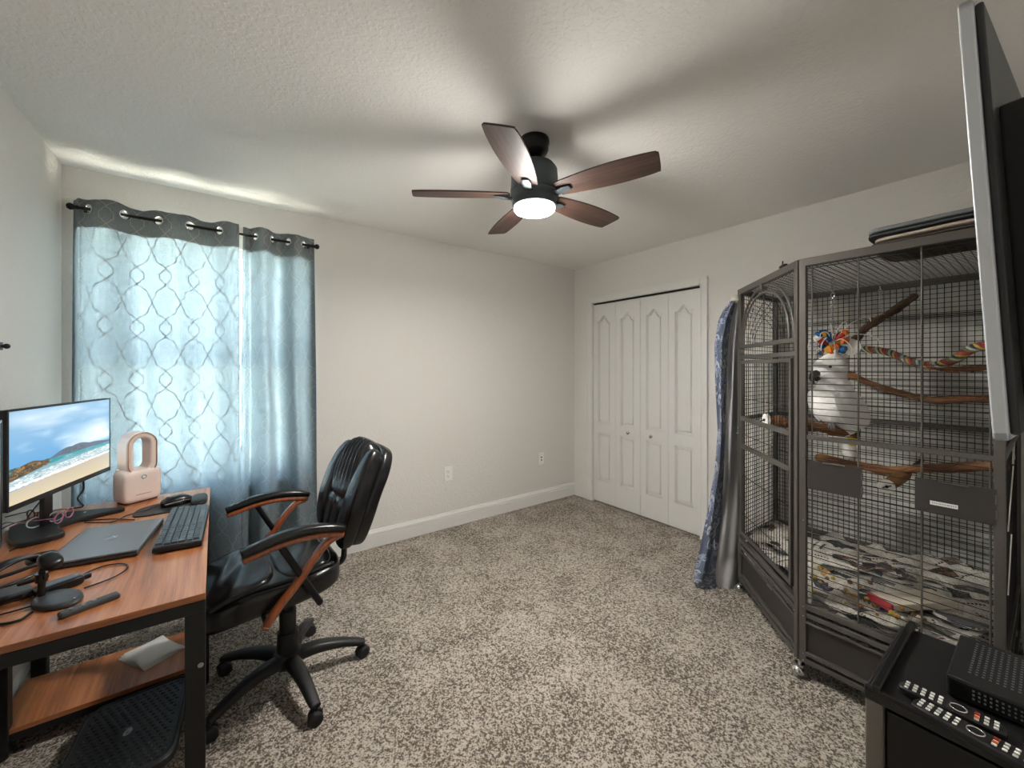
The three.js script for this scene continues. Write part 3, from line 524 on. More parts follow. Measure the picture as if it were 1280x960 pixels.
{
  const o = thing('keyboard', 'dark grey full-size keyboard along the chair edge of the desk', 'keyboard', [-.094, DH, -1.985], -.04);   // long side along z
  part('case', rbox(.132, .016, .445, [0, .013, 0], [0, 0, -.035], .004), M.black_plastic, o); part('deck', rbox(.126, .003, .437, [0, .0225, 0], [0, 0, -.035], .001), M.key_plastic, o);
  const keys = []; const kb = (x, z, w, l) => { const g = new RoundedBoxGeometry(w, .008, l, 1, .0015); g.translate(x, .0275 - x * .035, z); keys.push(g); };
  for (let r = 0; r < 6; r++) { const x = -.0515 + r * .0195 + (r ? .003 : 0); let z = -.212; for (let k = 0; k < 22; k++) { const gap = k === 14 || k === 17 || (r === 0 && [1, 5, 9].includes(k)) ? .004 : 0; z += gap; const w = r === 5 && k === 4 ? .105 : .0168; if (r === 5 && k > 4 && k < 10) continue; kb(x, z + w / 2, .0168, w - .0018); z += w + .0022; if (z > .205) break; } }
  part('keys', keys, M.key_plastic, o, 'dark grey keycaps', 'stuff');
  for (const z of [-.15, .15]) part('foot', rbox(.012, .014, .03, [-.055, .007, z], [0, 0, 0], .002), M.black_plastic, o);
}
{
  const o = thing('laptop', 'closed grey laptop with a round chrome emblem lying on the desk', 'laptop', [-.296, DH, -1.970], -.12);
  part('base', rbox(.222, .012, .327, [0, .009, 0], [0, 0, 0], .004), M.grey_plastic, o); part('lid', rbox(.222, .007, .327, [0, .0195, 0], [0, 0, 0], .003), M.laptop_metal, o);
  part('hinge', rbox(.010, .010, .22, [-.110, .017, 0], [0, 0, 0], .004), M.grey_plastic, o);
  const ft = await new FontLoader().loadAsync('fonts/droid/droid_sans_regular.typeface.json');
  const tg = new TextGeometry('hp', { font: ft, size: .017, depth: .0004, curveSegments: 4 }); tg.computeBoundingBox(); const c = tg.boundingBox.getCenter(V(0, 0, 0)); tg.translate(-c.x, -c.y, 0);
  tg.applyMatrix4(new THREE.Matrix4().makeShear(0, 0, .25, 0, 0, 0)); tg.rotateX(-Math.PI / 2); tg.rotateY(Math.PI / 2); tg.translate(0, .0231, 0);
  part('emblem', [tg, torus(.0175, .0007, [0, .0233, 0], [Math.PI / 2, 0, 0], 36, 5)], M.chrome, o, 'chrome letters in a ring');
  for (const [x, z] of [[-.09, -.14], [.09, -.14], [-.09, .14], [.09, .14]]) part('rubber_foot', cyl(.008, .008, .004, [x, .002, z], [0, 0, 0], 12), M.black_plastic, o);
}
for (const [k, dz] of [[0, 0], [1, .025]]) solo('hanging_cable', tube([V(-.628, .70, -2.13 + dz), V(-.622, .45, -2.125 + dz), V(-.61, .22, -2.10 + dz * 2), V(-.585, .06, -2.06 + dz), V(-.54, .006, -2.00 + dz * 3), V(-.47, .006, -1.96 - dz * 2)], .005 - k * .001, 60, 6), M.satin_black, ['thick black cord hanging behind the desk legs to the carpet', 'thinner black cord hanging beside the thick one behind the desk legs'][k], 'cord');
// ---------- desk microphone, remote, headset, adapter, cables, glasses ----------
{
  const bp = atY(72, 752, DH), o = thing('desk_microphone', 'black round-headed desk microphone on an oval base', 'microphone', [bp.x, DH, bp.z], -.95);
  const b = lathe([[0, .014], [.055, .014], [.066, .011], [.068, .004], [.066, 0], [0, 0]], 40); b.scale(1, 1, .62); part('base', b, M.grey_plastic, o);
  part('indicator', put(new THREE.SphereGeometry(.0022, 8, 6), [.054, .0145, -.008]), M.chrome, o);
  part('pole', [rod(V(-.048, .008, .01), V(-.048, .072, .01), .0075, 12), cyl(.012, .012, .022, [-.048, .062, .01], [0, 0, 0], 16), tube([[-.048, .07, .01], [-.047, .082, .008], [-.040, .092, .0]], .007, 14, 8)], M.satin_black, o);
  part('head', pillow(.056, .030, .044, 2.6, 12).rotateZ(-.45).translate(-.032, .104, 0), M.satin_black, o);
  part('clip_arm', rod(V(-.10, .045, .03), V(-.035, .064, .006), .006, 10), M.satin_black, o);
  const ra = atY(80, 772, DH), rb = atY(142, 749, DH), rc = ra.clone().lerp(rb, .5);
  const r = thing('remote_control', 'slim black remote control near the desk edge beside the microphone', 'remote', [rc.x, DH, rc.z - .004], Math.atan2(-(rb.z - ra.z), rb.x - ra.x));
  part('body', rbox(.112, .014, .026, [0, .007, 0], [0, 0, 0], .005, 3), M.grey_plastic, r); for (const x of [-.034, -.012, .008]) part('button', cyl(.0045, .0045, .002, [x, .0145, 0], [0, 0, 0], 14), M.laptop_metal, r);
  const hs = thing('headset', 'black headset with a wide band lying behind the microphone', 'headset', [-.50, DH, -1.80], .2);
  part('headband', sweep([[-.06, .012, .07], [-.03, .035, .03], [.02, .05, -.02], [.06, .035, -.07], [.075, .014, -.10]], [.03, .036, .04, .036, .03], .012, V(0, 1, 0), 4, 24, 12), M.satin_black, hs);
  for (const [x, z] of [[-.062, .085], [.078, -.11]]) part('ear_cup', pillow(.07, .026, .07, 3, 10).translate(x, .0135, z), M.black_leather, hs);
  const ad = thing('power_adapter', 'glossy black power adapter in the cable bundle on the desk', 'adapter', [-.352, DH, -1.655], .5); part('body', pillow(.095, .026, .048, 5, 12).translate(0, .013, 0), M.satin_black, ad); part('plug_end', rbox(.02, .014, .018, [.055, .012, 0], [0, 0, 0], .004), M.satin_black, ad);
  const hb = thing('dock_box', 'flat black hub box by the microphone and cable bundle', 'hub', [-.47, DH, -1.66], .35); part('case', rbox(.13, .022, .075, [0, .011, 0], [0, 0, 0], .006), M.grey_plastic, hb); part('port_strip', rbox(.09, .008, .002, [0, .011, .038], [0, 0, 0], .0008), M.satin_black, hb);
  const c = (pts, r, label) => solo('cable', tube(pts.map(p => Array.isArray(p) ? [p[0], DH + (p[2] ?? .004), p[1]] : p), r, 60, 6), M.satin_black, label, 'cable', 'cables on the desk');
  const P = (px, py, dy = .004) => { const q = atY(px, py, DH); return [q.x, q.z, dy]; };
  c([P(78, 742), P(100, 722), P(130, 709), P(153, 706), P(160, 710), P(148, 720), P(125, 730), P(105, 737)], .0022, 'thin dark cable looping on the open desk top beside the laptop');
  c([P(-20, 752, .02), P(20, 738, .022), P(45, 728, .024), P(70, 714, .016), P(88, 704, .008)], .005, 'thick black cable crossing the hub to the laptop');
  c([P(-20, 742, .03), P(20, 730, .034), P(50, 720, .036), P(76, 710, .02), P(92, 702, .008)], .0055, 'thick black cable raised above the bundle by the laptop');
  c([P(-20, 784), P(10, 781), P(25, 777), P(40, 767)], .0035, 'short black cable running from the microphone base to the desk edge');
  c([P(-10, 773), P(20, 765), P(45, 757), P(52, 748)], .0022, 'thin cable passing behind the microphone base');
  c([P(58, 665), P(80, 656), P(110, 652), P(140, 650), P(168, 651)], .0022, 'thin dark cable between the monitor base and the laptop');
  c([P(12, 690), P(30, 683), P(45, 680)], .0022, 'short thin cable in front of the monitor base');
  const mc = tube([atD(104, 600, 1.72), atD(104, 612, 1.74), atD(97, 624, 1.76), V(-.47, DH + .01, -2.55), V(-.50, DH + .004, -2.56)], .0035, 40, 6); solo('monitor_cable', mc, M.satin_black, 'black cable dropping from behind the beach monitor', 'cable');
  const mc2 = tube([V(-.50, .93, -2.46), V(-.54, .87, -2.40), V(-.58, .80, -2.36), V(-.605, DH + .004, -2.46)], .0025, 40, 6); solo('monitor_cable', mc2, M.satin_black, 'thin black cable sagging behind the monitor stand', 'cable');
}
{
  const glasses = (p, turn, rim, label, tiltZ) => {
    const o = thing('eyeglasses', label, 'glasses', [p.x, p.y, p.z], turn, 'eyeglasses on the monitor base'); o.rotation.z = tiltZ;
    for (const s of [-1, 1]) { const t = torus(.022, .0026, [0, .022, s * .029], [0, Math.PI / 2, 0], 28, 8); t.scale(1, .82, 1.1); part('rim', t, rim, o); const l = cyl(.0215, .0215, .0015, [0, 0, 0], [0, 0, Math.PI / 2], 24); l.scale(1, .82, 1.1); l.translate(0, .018, s * .032); part('lens', l, M.thin_glass, o); part('temple', tube([[0, .026, s * .058], [-.03, .026, s * .060], [-.09, .022, s * .056], [-.125, .006, s * .05]], .0022, 24, 6), rim, o); }
    part('bridge', tube([[0, .024, -.011], [.002, .028, 0], [0, .024, .011]], .0022, 12, 6), rim, o);
  };
  const y = DH + .021;
  glasses(atY(80, 650, y), -.25, M.rim_pink, 'eyeglasses with pink translucent rims on the monitor base', .0);
  glasses(atY(57, 655, y), -.75, M.rim_clear, 'eyeglasses with pale grey-green rims on the monitor base', .0);
  glasses(atY(45, 650, y), .65, M.rim_brown, 'eyeglasses with dark brown rims on the monitor base', .0);
}

// ---------- office chair (faces -x, towards the desk) ----------
{
  const o = thing('office_chair', 'black leather office chair with wooden arms pulled out from the desk', 'office chair', [.255, 0, -1.996], .06);
  // five-star base
  const hub = part('base_hub', [lathe([[0, .072], [.05, .075], [.056, .09], [.056, .125], [.046, .14], [0, .14]], 28)], M.black_plastic, o);
  for (let k = 0; k < 5; k++) {
    const a = (8 + 72 * k + 3.4) * Math.PI / 180, c = Math.cos(a), s = Math.sin(a), P = (r, y) => V(c * r, y, s * r);
    part('base_leg', sweep([P(.03, .105), P(.12, .112), P(.22, .098), P(.285, .078), P(.318, .070)], [.062, .056, .048, .042, .036], [.05, .044, .034, .028, .02], V(0, 1, 0), 3.5, 22, 14), M.black_plastic, o);
    const cs = new THREE.Group(); cs.position.set(c * .308, 0, s * .308); cs.rotation.y = -a + [.4, 1.2, -.5, .9, 2.1][k]; cs.name = 'caster'; o.add(cs);
    for (const z of [-.0145, .0145]) part('wheel', [put(lathe([[0, .011], [.014, .011], [.022, .008], [.0265, .002], [.0265, -.008], [.02, -.010], [0, -.010]], 24), [0, .0265, z], [z > 0 ? Math.PI / 2 : -Math.PI / 2, 0, 0])], M.black_plastic, cs);
    part('hood', [put(new THREE.CylinderGeometry(.029, .029, .036, 20, 1, false, -1.2, 3.2), [0, .0275, 0], [Math.PI / 2, 0, 0]), cyl(.008, .008, .036, [.004, .056, 0], [0, 0, 0], 12)], M.black_plastic, cs);
  }
  part('gas_lift', [cyl(.041, .043, .115, [0, .165, 0], [0, 0, 0], 32), cyl(.033, .033, .10, [0, .265, 0], [0, 0, 0], 32), cyl(.025, .025, .09, [0, .345, 0], [0, 0, 0], 28)], M.black_plastic, o);
  part('tilt_mechanism', [rbox(.20, .05, .13, [-.01, .405, 0], [0, 0, 0], .012), rbox(.16, .02, .22, [-.02, .428, 0], [0, 0, 0], .006)], M.black_metal, o);
  // seat: boxed cushion with an inset top pad, a cross seam and stitched welts
  const bend = v => { const t = clamp((-v.x - .06) / .2); v.y -= .055 * t * t; v.y += .018 * clamp((v.x - .06) / .18); };
  const SX = -.065, SY = .488;
  part('seat', pillow(.49, .115, .49, 5, 22, v => { const q = clamp(Math.abs(v.x) / .245); v.z *= 1 - .10 * q * q; v.y -= .010 * (1 - (v.z / .25) ** 2) * (v.y < 0 ? 1 : 0); bend(v); }).translate(SX, SY, 0), M.black_leather, o);
  const pad = (x0, x1) => pillow(x1 - x0, .075, .40, 4, 22, v => { const x = v.x + (x0 + x1) / 2; v.x = x; v.y += .004 * Math.sin(x * 60 + v.z * 25) * (v.y > 0 ? 1 : 0); bend(v); }).translate(SX, SY + .038, 0);
  part('seat_pad', pad(-.235, -.005), M.black_leather, o); part('seat_pad', pad(.0, .21), M.black_leather, o);
  for (const s of [-1, 1]) part('seat_welt', tube(Array.from({ length: 9 }, (_, i) => { const x = -.22 + i * .052, p = V(x, .052, s * (.218 - .02 * (x / .24) ** 2)); bend(p); return p.add(V(SX, SY, 0)); }), .008, 40, 8), M.black_leather, o);
  // back: shell, two bolsters, gathered upper pillow, ribbed lumbar pad
  const BX = .205, BY = .58;                              // lower end of the back
  const curve = h => .02 + .10 * h + .62 * h * h;          // lean grows with height
  const place = (g, off) => { const P = g.attributes.position; for (let i = 0; i < P.count; i++) { const y = P.getY(i), x = P.getX(i), h = y + .0; const sl = .10 + 1.24 * Math.max(h, 0), n = Math.hypot(1, sl); P.setXYZ(i, BX + curve(h) + (x + off) / n, BY + y - (x + off) * sl / n, P.getZ(i)); } g.computeVertexNormals(); return g; };
  const wBack = y => .82 + .18 * smooth(-.02, .18, y) - .10 * smooth(.30, .42, y);
  part('back_shell', place(pillow(.075, .44, .47, 5, 24, v => { v.y += .205; v.z *= wBack(v.y); }), .022), M.black_leather, o);
  for (const s of [-1, 1]) part('back_bolster', place(pillow(.085, .40, .125, 3.4, 20, v => { v.y += .195; v.z = v.z * (1 - .25 * smooth(.2, .4, v.y)) + s * (.175 * wBack(v.y) + .0); v.x -= .012; }), -.022), M.black_leather, o);
  part('back_pillow', place(pillow(.105, .265, .29, 3.6, 40, v => { v.y += .292; const q = smooth(.04, .15, Math.abs(v.z)) * .5 + .5; if (v.x < 0) v.x += .006 * Math.sin(v.z * 150 + Math.sin(v.y * 20) * 1.6 + v.y * 30) * smooth(.20, .27, v.y) * (1 - smooth(.40, .44, v.y)); v.z *= 1 - .06 * smooth(.35, .43, v.y); }), -.022), M.black_leather, o);
  part('lumbar_pad', place(pillow(.095, .19, .27, 4, 40, v => { v.y += .095; if (v.x < 0) v.x += .007 * Math.pow(Math.abs(Math.cos(v.z * 34)), 10); }), -.022), M.black_leather, o);
  part('back_bracket', [tube([[.228, .66, 0], [.236, .58, 0], [.238, .50, 0], [.232, .462, 0], [.21, .446, 0], [.12, .428, 0], [.04, .42, 0]], .013, 40, 10)], M.satin_black, o);
  // arms
  for (const s of [-1, 1]) {
    const z = s * .285, A = (x, y) => V(x - .255, y, z), arm = new THREE.Group(); arm.name = 'armrest'; o.add(arm);
    part('arm_pad', sweep([A(.055, .712), A(.10, .724), A(.18, .742), A(.28, .745), A(.36, .732), A(.405, .718)], [.036, .048, .052, .052, .050, .040], [.026, .034, .036, .036, .034, .026], V(0, 1, 0), 3, 30, 16), M.black_leather, arm);
    part('arm_rail', triUV(sweep([A(.058, .690), A(.10, .700), A(.18, .717), A(.28, .720), A(.36, .708), A(.400, .696)], [.034, .040, .042, .042, .040, .034], [.020, .022, .022, .022, .024, .02], V(0, 1, 0), 5, 30, 16), 1, true), M.arm_wood, arm, 'polished reddish wood');
    part('arm_strut', triUV(sweep([A(.39, .694), A(.345, .682), A(.30, .640), A(.235, .555), A(.175, .490), A(.135, .435), A(.128, .420)], [.032, .034, .036, .036, .034, .030, .026], [.018, .024, .026, .026, .026, .026, .022], V(.5, 1, 0), 5, 36, 14), 1, true), M.arm_wood, arm, 'curved reddish wood strut');
    part('arm_tube', [rod(A(.175, .712), A(.312, .452), .0125, 14), put(new THREE.SphereGeometry(.0135, 14, 10), A(.312, .452))], M.satin_black, arm);
    part('seat_bolt', rod(V(.312 - .255, .455, z), V(.312 - .255, .455, s * .15), .008, 10), M.black_metal, arm); part('seat_bolt', rod(V(.132 - .255, .436, z), V(.132 - .255, .436, s * .15), .008, 10), M.black_metal, arm);
  }
}

// ---------- television ----------
{
  const turn = -3.5 * Math.PI / 180, W = .965, HT = .572;
  const t = thing('television', 'flat television on a wall arm seen from behind above the cable box', 'television', [.787, 1.279, -.046], turn);   // origin: lower left corner of the front; screen looks to -z
  const tiltBox = new THREE.Group(); tiltBox.name = 'display'; tiltBox.rotation.x = -.0535; t.add(tiltBox);
  mat('tv_silver', '#d3d7dd', 0.45, 0.3); mat('tv_back', '#2b2c2e', 0.5);
  part('edge_frame', [rbox(.012, HT, .014, [.006, HT / 2, .007], [0, 0, 0], .003), rbox(.012, HT, .014, [W - .006, HT / 2, .007], [0, 0, 0], .003), rbox(W, .012, .014, [W / 2, .006, .007], [0, 0, 0], .003), rbox(W, .012, .014, [W / 2, HT - .006, .007], [0, 0, 0], .003)], M.tv_silver, tiltBox, 'silver edge of the television');
  part('screen', box(W - .016, HT - .016, .006, [W / 2, HT / 2, .004]), M.satin_black, tiltBox);
  part('back_cover', rbox(W - .014, HT - .014, .008, [W / 2, HT / 2, .018], [0, 0, 0], .003), M.tv_back, tiltBox);
  part('electronics_housing', [rbox(W - .12, .40, .032, [W / 2, .245, .034], [0, 0, 0], .008), rbox(W - .16, .16, .022, [W / 2, .115, .052], [0, 0, 0], .008)], M.black_plastic, tiltBox, 'black housing on the back');
  part('light_strip', sweep([[.075, .192, .064], [.11, .197, .0645], [.20, .19, .0645]], .0015, .006, V(0, 1, 0), 3, 12, 8), M.chrome, tiltBox);
  part('wall_arm', [box(.20, .20, .006, [.48, .27, .075]), box(.04, .05, .10, [.48, .27, .125]), box(.10, .24, .006, [.48, .27, .172])].map(g => { g.translate(0, 0, 0); return g; }), M.black_metal, t);
}

// ---------- side table with cable box and remotes ----------
const TBL = { x0: 1.253, x1: 1.655, z0: -.272, z1: .12, h: .60 };
{
  const { x0, x1, z0, z1, h } = TBL, cx = (x0 + x1) / 2, cz = (z0 + z1) / 2;
  const o = thing('side_table', 'black side table with a raised edge bar beside the bird cage', 'side table');
  part('table_top', rbox(x1 - x0, .022, z1 - z0, [cx, h - .011, cz], [0, 0, 0], .005), M.black_plastic, o);
  part('edge_bar', rbox(x1 - x0 + .01, .020, .018, [cx + .004, h + .010, z0 + .022], [0, 0, 0], .005), M.satin_black, o);
  part('front_lip', rbox(.012, .014, .10, [x0 + .006, h + .004, z0 + .05], [0, 0, 0], .004), M.satin_black, o);
  for (const [x, z] of [[x0 + .018, z0 + .018], [x1 - .018, z0 + .018], [x0 + .018, z1 - .018], [x1 - .018, z1 - .018]]) part('leg', rbox(.032, h - .022, .032, [x, (h - .022) / 2, z], [0, 0, 0], .004), mat('table_post', '#6a635a', .5), o);
  part('front_panel', rbox(.012, h - .08, z1 - z0 - .074, [x0 + .022, (h - .022 + .03) / 2, cz], [0, 0, 0], .003), M.satin_black, o); part('side_panel', rbox(x1 - x0 - .074, h - .08, .012, [cx, (h - .022 + .03) / 2, z0 + .022], [0, 0, 0], .003), M.satin_black, o); part('back_panel', rbox(.012, h - .08, z1 - z0 - .074, [x1 - .022, (h - .022 + .03) / 2, cz], [0, 0, 0], .003), M.satin_black, o);
  part('corner_rivet', put(new THREE.SphereGeometry(.004, 10, 8), [x0 + .004, h + .002, z0 + .006]), M.chrome, o);
  const b = thing('cable_box', 'black vented cable box on the side table', 'cable box', [1.50, h, -.018], 0);
  part('case', rbox(.235, .046, .265, [0, .029, 0], [0, 0, 0], .004), M.black_plastic, b); part('front_face', rbox(.004, .036, .255, [-.118, .029, 0], [0, 0, 0], .001), M.satin_black, b);
  const holes = []; for (let i = 0; i < 22; i++) for (let j = 0; j < 14; j++) holes.push(box(.0042, .0012, .0042, [-.07 + j * .0125, .0523, -.10 + i * .0105])); part('vent_studs', holes, M.laptop_metal, b, null, 'stuff');
  const fh = []; for (let i = 0; i < 24; i++) for (let j = 0; j < 3; j++) fh.push(box(.001, .004, .0035, [-.1203, .020 + j * .009, -.09 + i * .0085])); part('front_dots', fh, M.laptop_metal, b, null, 'stuff');
  for (const [x, z] of [[-.1, -.11], [.1, -.11], [-.1, .11], [.1, .11]]) part('foot', cyl(.01, .01, .006, [x, .003, z], [0, 0, 0], 12), M.black_plastic, b);
  const remote = (name, label, px0, px1, len, wd) => {
    const a = atY(...px0, h), q = atY(...px1, h), d = q.clone().sub(a).normalize(), c = a.clone().addScaledVector(d, len / 2), r = thing(name, label, 'remote', [c.x, h, c.z], Math.atan2(-d.z, d.x));
    part('body', pillow(len, .020, wd, 5, 12).translate(0, .010, 0), M.black_plastic, r);
    const g1 = []; const n = Math.floor(len / .0135) - 1; for (let i = 0; i < n; i++) for (let j = 0; j < 3; j++) if (!(i > 4 && i < 8)) g1.push(new RoundedBoxGeometry(.0072, .003, .006, 1, .001).translate(-len / 2 + .014 + i * .0135, .0208, (j - 1) * .0115)); part('buttons', g1, M.white_plastic, r, 'small grey buttons', 'stuff');
    part('navigation_ring', torus(.0125, .002, [-len / 2 + .014 + 6 * .0135, .021, 0], [Math.PI / 2, 0, 0], 24, 6), M.chrome, r); part('color_button', box(.007, .003, .007, [-len / 2 + .014 + 8.0 * .0135, .0222, -.008]), M.toy_red, r); part('color_button', box(.007, .003, .007, [-len / 2 + .014 + 8.0 * .0135, .0222, .006]), M.toy_orange, r);
  };
  remote('remote_control', 'long button-covered remote lying at the front edge of the side table', [1141, 884], [1300, 970], .215, .046);
  remote('remote_control', 'narrow remote tucked against the front of the cable box', [1124, 862], [1190, 893], .165, .036);
}

// ---------- bird cage: a corner cage with a 45 degree front ----------
const CG = { top: 1.85, low: .335, P0: V(2.583, 0, -1.138), P1: V(2.09, 0, -.671), P2: V(2.09, 0, -.106), C: V(3.10, 0, -.106), P3: V(3.10, 0, -1.138) };
{
  const { P0, P1, P2, C, P3, top, low } = CG, o = thing('bird_cage', 'large dark metal corner bird cage with an arched front door', 'bird cage');
  const at = (p, y) => V(p.x, y, p.z), ring = [P0, P1, P2, C, P3];
  const bar = (a, b, w, h) => { const d = b.clone().sub(a), L = Math.hypot(d.x, d.z); const g = new RoundedBoxGeometry(L, h, w, 1, .002); g.rotateY(-Math.atan2(d.z, d.x)); g.translate((a.x + b.x) / 2, (a.y + b.y) / 2, (a.z + b.z) / 2); return g; };
  const post = (p, w = .026) => { const n = V(1.62 - p.x - 1, 0, 0); return rbox(w, top - .075, w, [p.x, (top + .075) / 2, p.z], [0, p === P0 || p === P1 ? -.39 : 0, 0], .003); };
  for (const p of ring) {
    const q = part('post', p === P1 ? [rbox(.022, top - .075, .026, [p.x - .001, (top + .075) / 2, p.z + .013], [0, 0, 0], .003), put(rbox(.022, top - .075, .026, [0, (top + .075) / 2, 0], [0, 0, 0], .003), [p.x + .009, 0, p.z - .011], [0, -.76, 0])] : post(p), M.cage_metal, o);
    const cs = part('caster', [cyl(.008, .008, .03, [p.x, .062, p.z], [0, 0, 0], 12), put(new THREE.SphereGeometry(.026, 20, 14), [p.x - .012, .028, p.z - .004]), cyl(.018, .018, .016, [p.x - .002, .052, p.z], [0, 0, 0], 16)], M.chrome, o, 'chrome ball caster');
    part('wheel', cyl(.027, .027, .014, [p.x + .014, .027, p.z + .004], [Math.PI / 2, .3, 0], 20), M.black_plastic, cs);
  }
  for (let k = 0; k < 5; k++) {
    const a = ring[k], b = ring[(k + 1) % 5];
    part('top_rail', bar(at(a, top - .016), at(b, top - .016), .026, .034), M.cage_metal, o); part('bottom_rail', bar(at(a, .085), at(b, .085), .022, .022), M.cage_metal, o); part('sill_rail', bar(at(a, low - .012), at(b, low - .012), .022, .024), M.cage_metal, o);
    if (k > 1) part('middle_rail', bar(at(a, 1.06), at(b, 1.06), .018, .026), M.cage_metal, o);
  }
  // wire panels, 25 mm squares
  const panel = (a, b, y0, y1, sp, wv, wh, name) => { const g = [], d = b.clone().sub(a), L = d.length(), n = Math.round(L / sp), m = Math.round((y1 - y0) / sp); if (wv) for (let i = 1; i < n; i++) { const p = a.clone().addScaledVector(d, i / n); g.push(wire(at(p, y0), at(p, y1), wv)); } if (wh) for (let j = 1; j < m; j++) { const y = lerp(y0, y1, j / m); g.push(wire(at(a, y), at(b, y), wh)); } return part(name, g, M.cage_wire, o, null, 'stuff'); };
  const off = (p, q, d) => { const n = V(-(q.z - p.z), 0, q.x - p.x).normalize().multiplyScalar(d); return [p.clone().add(n), q.clone().add(n)]; };
  panel(C, P3, low, top - .03, .0262, .0018, .0018, 'wire_panel'); panel(P3, P0, low, top - .03, .0262, .0018, .0018, 'wire_panel'); panel(P2, C, low, top - .03, .0262, .0018, .0018, 'wire_panel');
  part('panel_joint', [wire(at(C, 1.645), at(P3, 1.645), .0025), wire(at(C, 1.655), at(P3, 1.655), .0025)], M.cage_wire, o);
  { // roof mesh clipped to the five-sided plan
    const g = [], inside = (f, lo, hi) => { const c = []; for (let k = 0; k < 5; k++) { const a = ring[k], b = ring[(k + 1) % 5], fa = f(a), fb = f(b); if ((lo - fa) * (lo - fb) < 0) c.push(a.clone().lerp(b, (lo - fa) / (fb - fa))); } return c; };
    for (let z = P0.z + .0262; z < P2.z - .01; z += .0262) { const c = inside(p => p.z, z + 1e-5); if (c.length === 2) g.push(wire(at(c[0], top - .018), at(c[1], top - .018), .0017)); }
    for (let x = P1.x + .0262; x < C.x - .01; x += .0262) { const c = inside(p => p.x, x + 1e-5); if (c.length === 2) g.push(wire(at(c[0], top - .02), at(c[1], top - .02), .0017)); }
    part('roof_mesh', g, M.cage_panel, o, null, 'stuff');
  }
  // side face towards the room (x = 2.09): heavy uprights, thin level wires below 1.41
  for (const z of [-.626, -.470, -.289, -.126]) part('upright', rod(V(2.09, low, z), V(2.09, top - .03, z), .0030, 8), M.cage_metal, o);
  { const g = []; for (let y = low + .027; y < 1.42; y += .0268) g.push(wire(V(2.093, y, P1.z), V(2.093, y, P2.z), .0017)); g.push(wire(V(2.093, top - .045, P1.z), V(2.093, top - .045, P2.z), .0016)); part('level_wires', g, M.cage_wire, o, null, 'stuff'); }
  part('cross_rail', bar(V(2.09, 1.068, P1.z), V(2.09, 1.068, P2.z), .016, .020), M.cage_metal, o);
  // feeder flaps with a pale sticker
  const flap = (za, zb, ya, yb) => { const f = part('feeder_flap', rbox(.004, yb - ya, zb - za, [2.078, (ya + yb) / 2, (za + zb) / 2], [0, 0, 0], .0015), M.cage_panel, o, 'plain dark grey metal flap'); const yt = yb - .004, zc = (za + zb) / 2; part('flap_handle', rbox(.008, .006, .075, [2.074, yt, zc], [0, 0, 0], .002), M.cage_metal, f); part('hinge_pin', [rod(V(2.076, ya + .02, zb), V(2.076, ya + .05, zb), .003, 8), rod(V(2.076, yb - .05, zb), V(2.076, yb - .02, zb), .003, 8)], M.cage_metal, f); return f; };
  flap(-.640, -.455, .845, .970); const f2 = flap(-.305, -.112, .848, .968);
  mat('sticker', '#e8e6e0', .6); part('sticker', box(.001, .014, .068, [2.0755, .885, -.232]), M.sticker, f2, 'white sticker with a faint line of print');
  part('sticker_print', Array.from({ length: 12 }, (_, i) => box(.0004, .005, .0032, [2.0748, .885, -.259 + i * .005 + (i % 4 === 3 ? .0008 : 0)])), M.rim_clear, f2);
  // front face (P0 to P1): arched top, door with bars, lower rails
  const fd = P1.clone().sub(P0), FL = fd.length(), fu = fd.clone().normalize(), fn = V(fu.z, 0, -fu.x); if (fn.dot(V(1, 0, 1)) > 0) fn.multiplyScalar(-1);   // outward
  const FP = (s, y, d = 0) => at(P0, y).addScaledVector(fu, s).addScaledVector(fn, d);
  const a0 = .035, a1 = FL - .035, ac = FL / 2, ar = (a1 - a0) / 2;
  const arc = (k, d) => tube(Array.from({ length: 25 }, (_, i) => { const t = Math.PI * i / 24; return FP(ac + Math.cos(t) * ar * k, 1.505 + Math.pow(Math.sin(t), .85) * .30 * (k > .95 ? 1 : k - .0), d); }), .0065, 60, 8);
  part('door_arch', [arc(1, .008), arc(.88, .010)], M.cage_metal, o); part('arch_knob', rbox(.03, .035, .02, [FP(ac, 1.80, .012).x, 1.80, FP(ac, 1.80, .012).z], [0, -.76, 0], .004), M.cage_metal, o);
  { const g = []; for (let i = 1; i < 18; i++) { const s = lerp(a0, a1, i / 18), q = Math.sqrt(Math.max(0, 1 - ((s - ac) / ar) ** 2)); if (i === 9 || i % 3 === 0) g.push(wire(FP(s, 1.505, .008), FP(s, 1.505 + Math.pow(q, .85) * .30 * .88, .008), i === 9 ? .003 : .0016)); } for (const s of [-1, 1]) for (let k = 1; k < 5; k++) g.push(tube(Array.from({ length: 9 }, (_, i) => FP(ac + s * (ar * .8 - k * .03 - i * i * .0014 * k), 1.51 + i * .026, .008)), .0014, 20, 5)); part('arch_bars', g, M.cage_wire, o, null, 'stuff'); }
  for (const y of [1.498, 1.435]) part('front_rail', bar(FP(0, y), FP(FL, y), .018, .022), M.cage_metal, o);
  for (const s of [.028, FL - .028]) part('front_upright', rod(FP(s, low), FP(s, 1.505), .006, 8), M.cage_metal, o);
  const door = part('front_door', [bar(FP(.05, 1.405, .012), FP(FL - .05, 1.405, .012), .014, .020), bar(FP(.05, .385, .012), FP(FL - .05, .385, .012), .014, .020), ...[.05, FL - .05].map(s => { const p = FP(s, .895, .012); return rbox(.016, 1.04, .016, [p.x, p.y, p.z], [0, -.76, 0], .002); }), bar(FP(.05, 1.070, .013), FP(FL - .05, 1.070, .013), .014, .026), bar(FP(.05, .905, .013), FP(FL - .05, .905, .013), .014, .026)], M.cage_metal, o, 'tall barred door in the angled front');
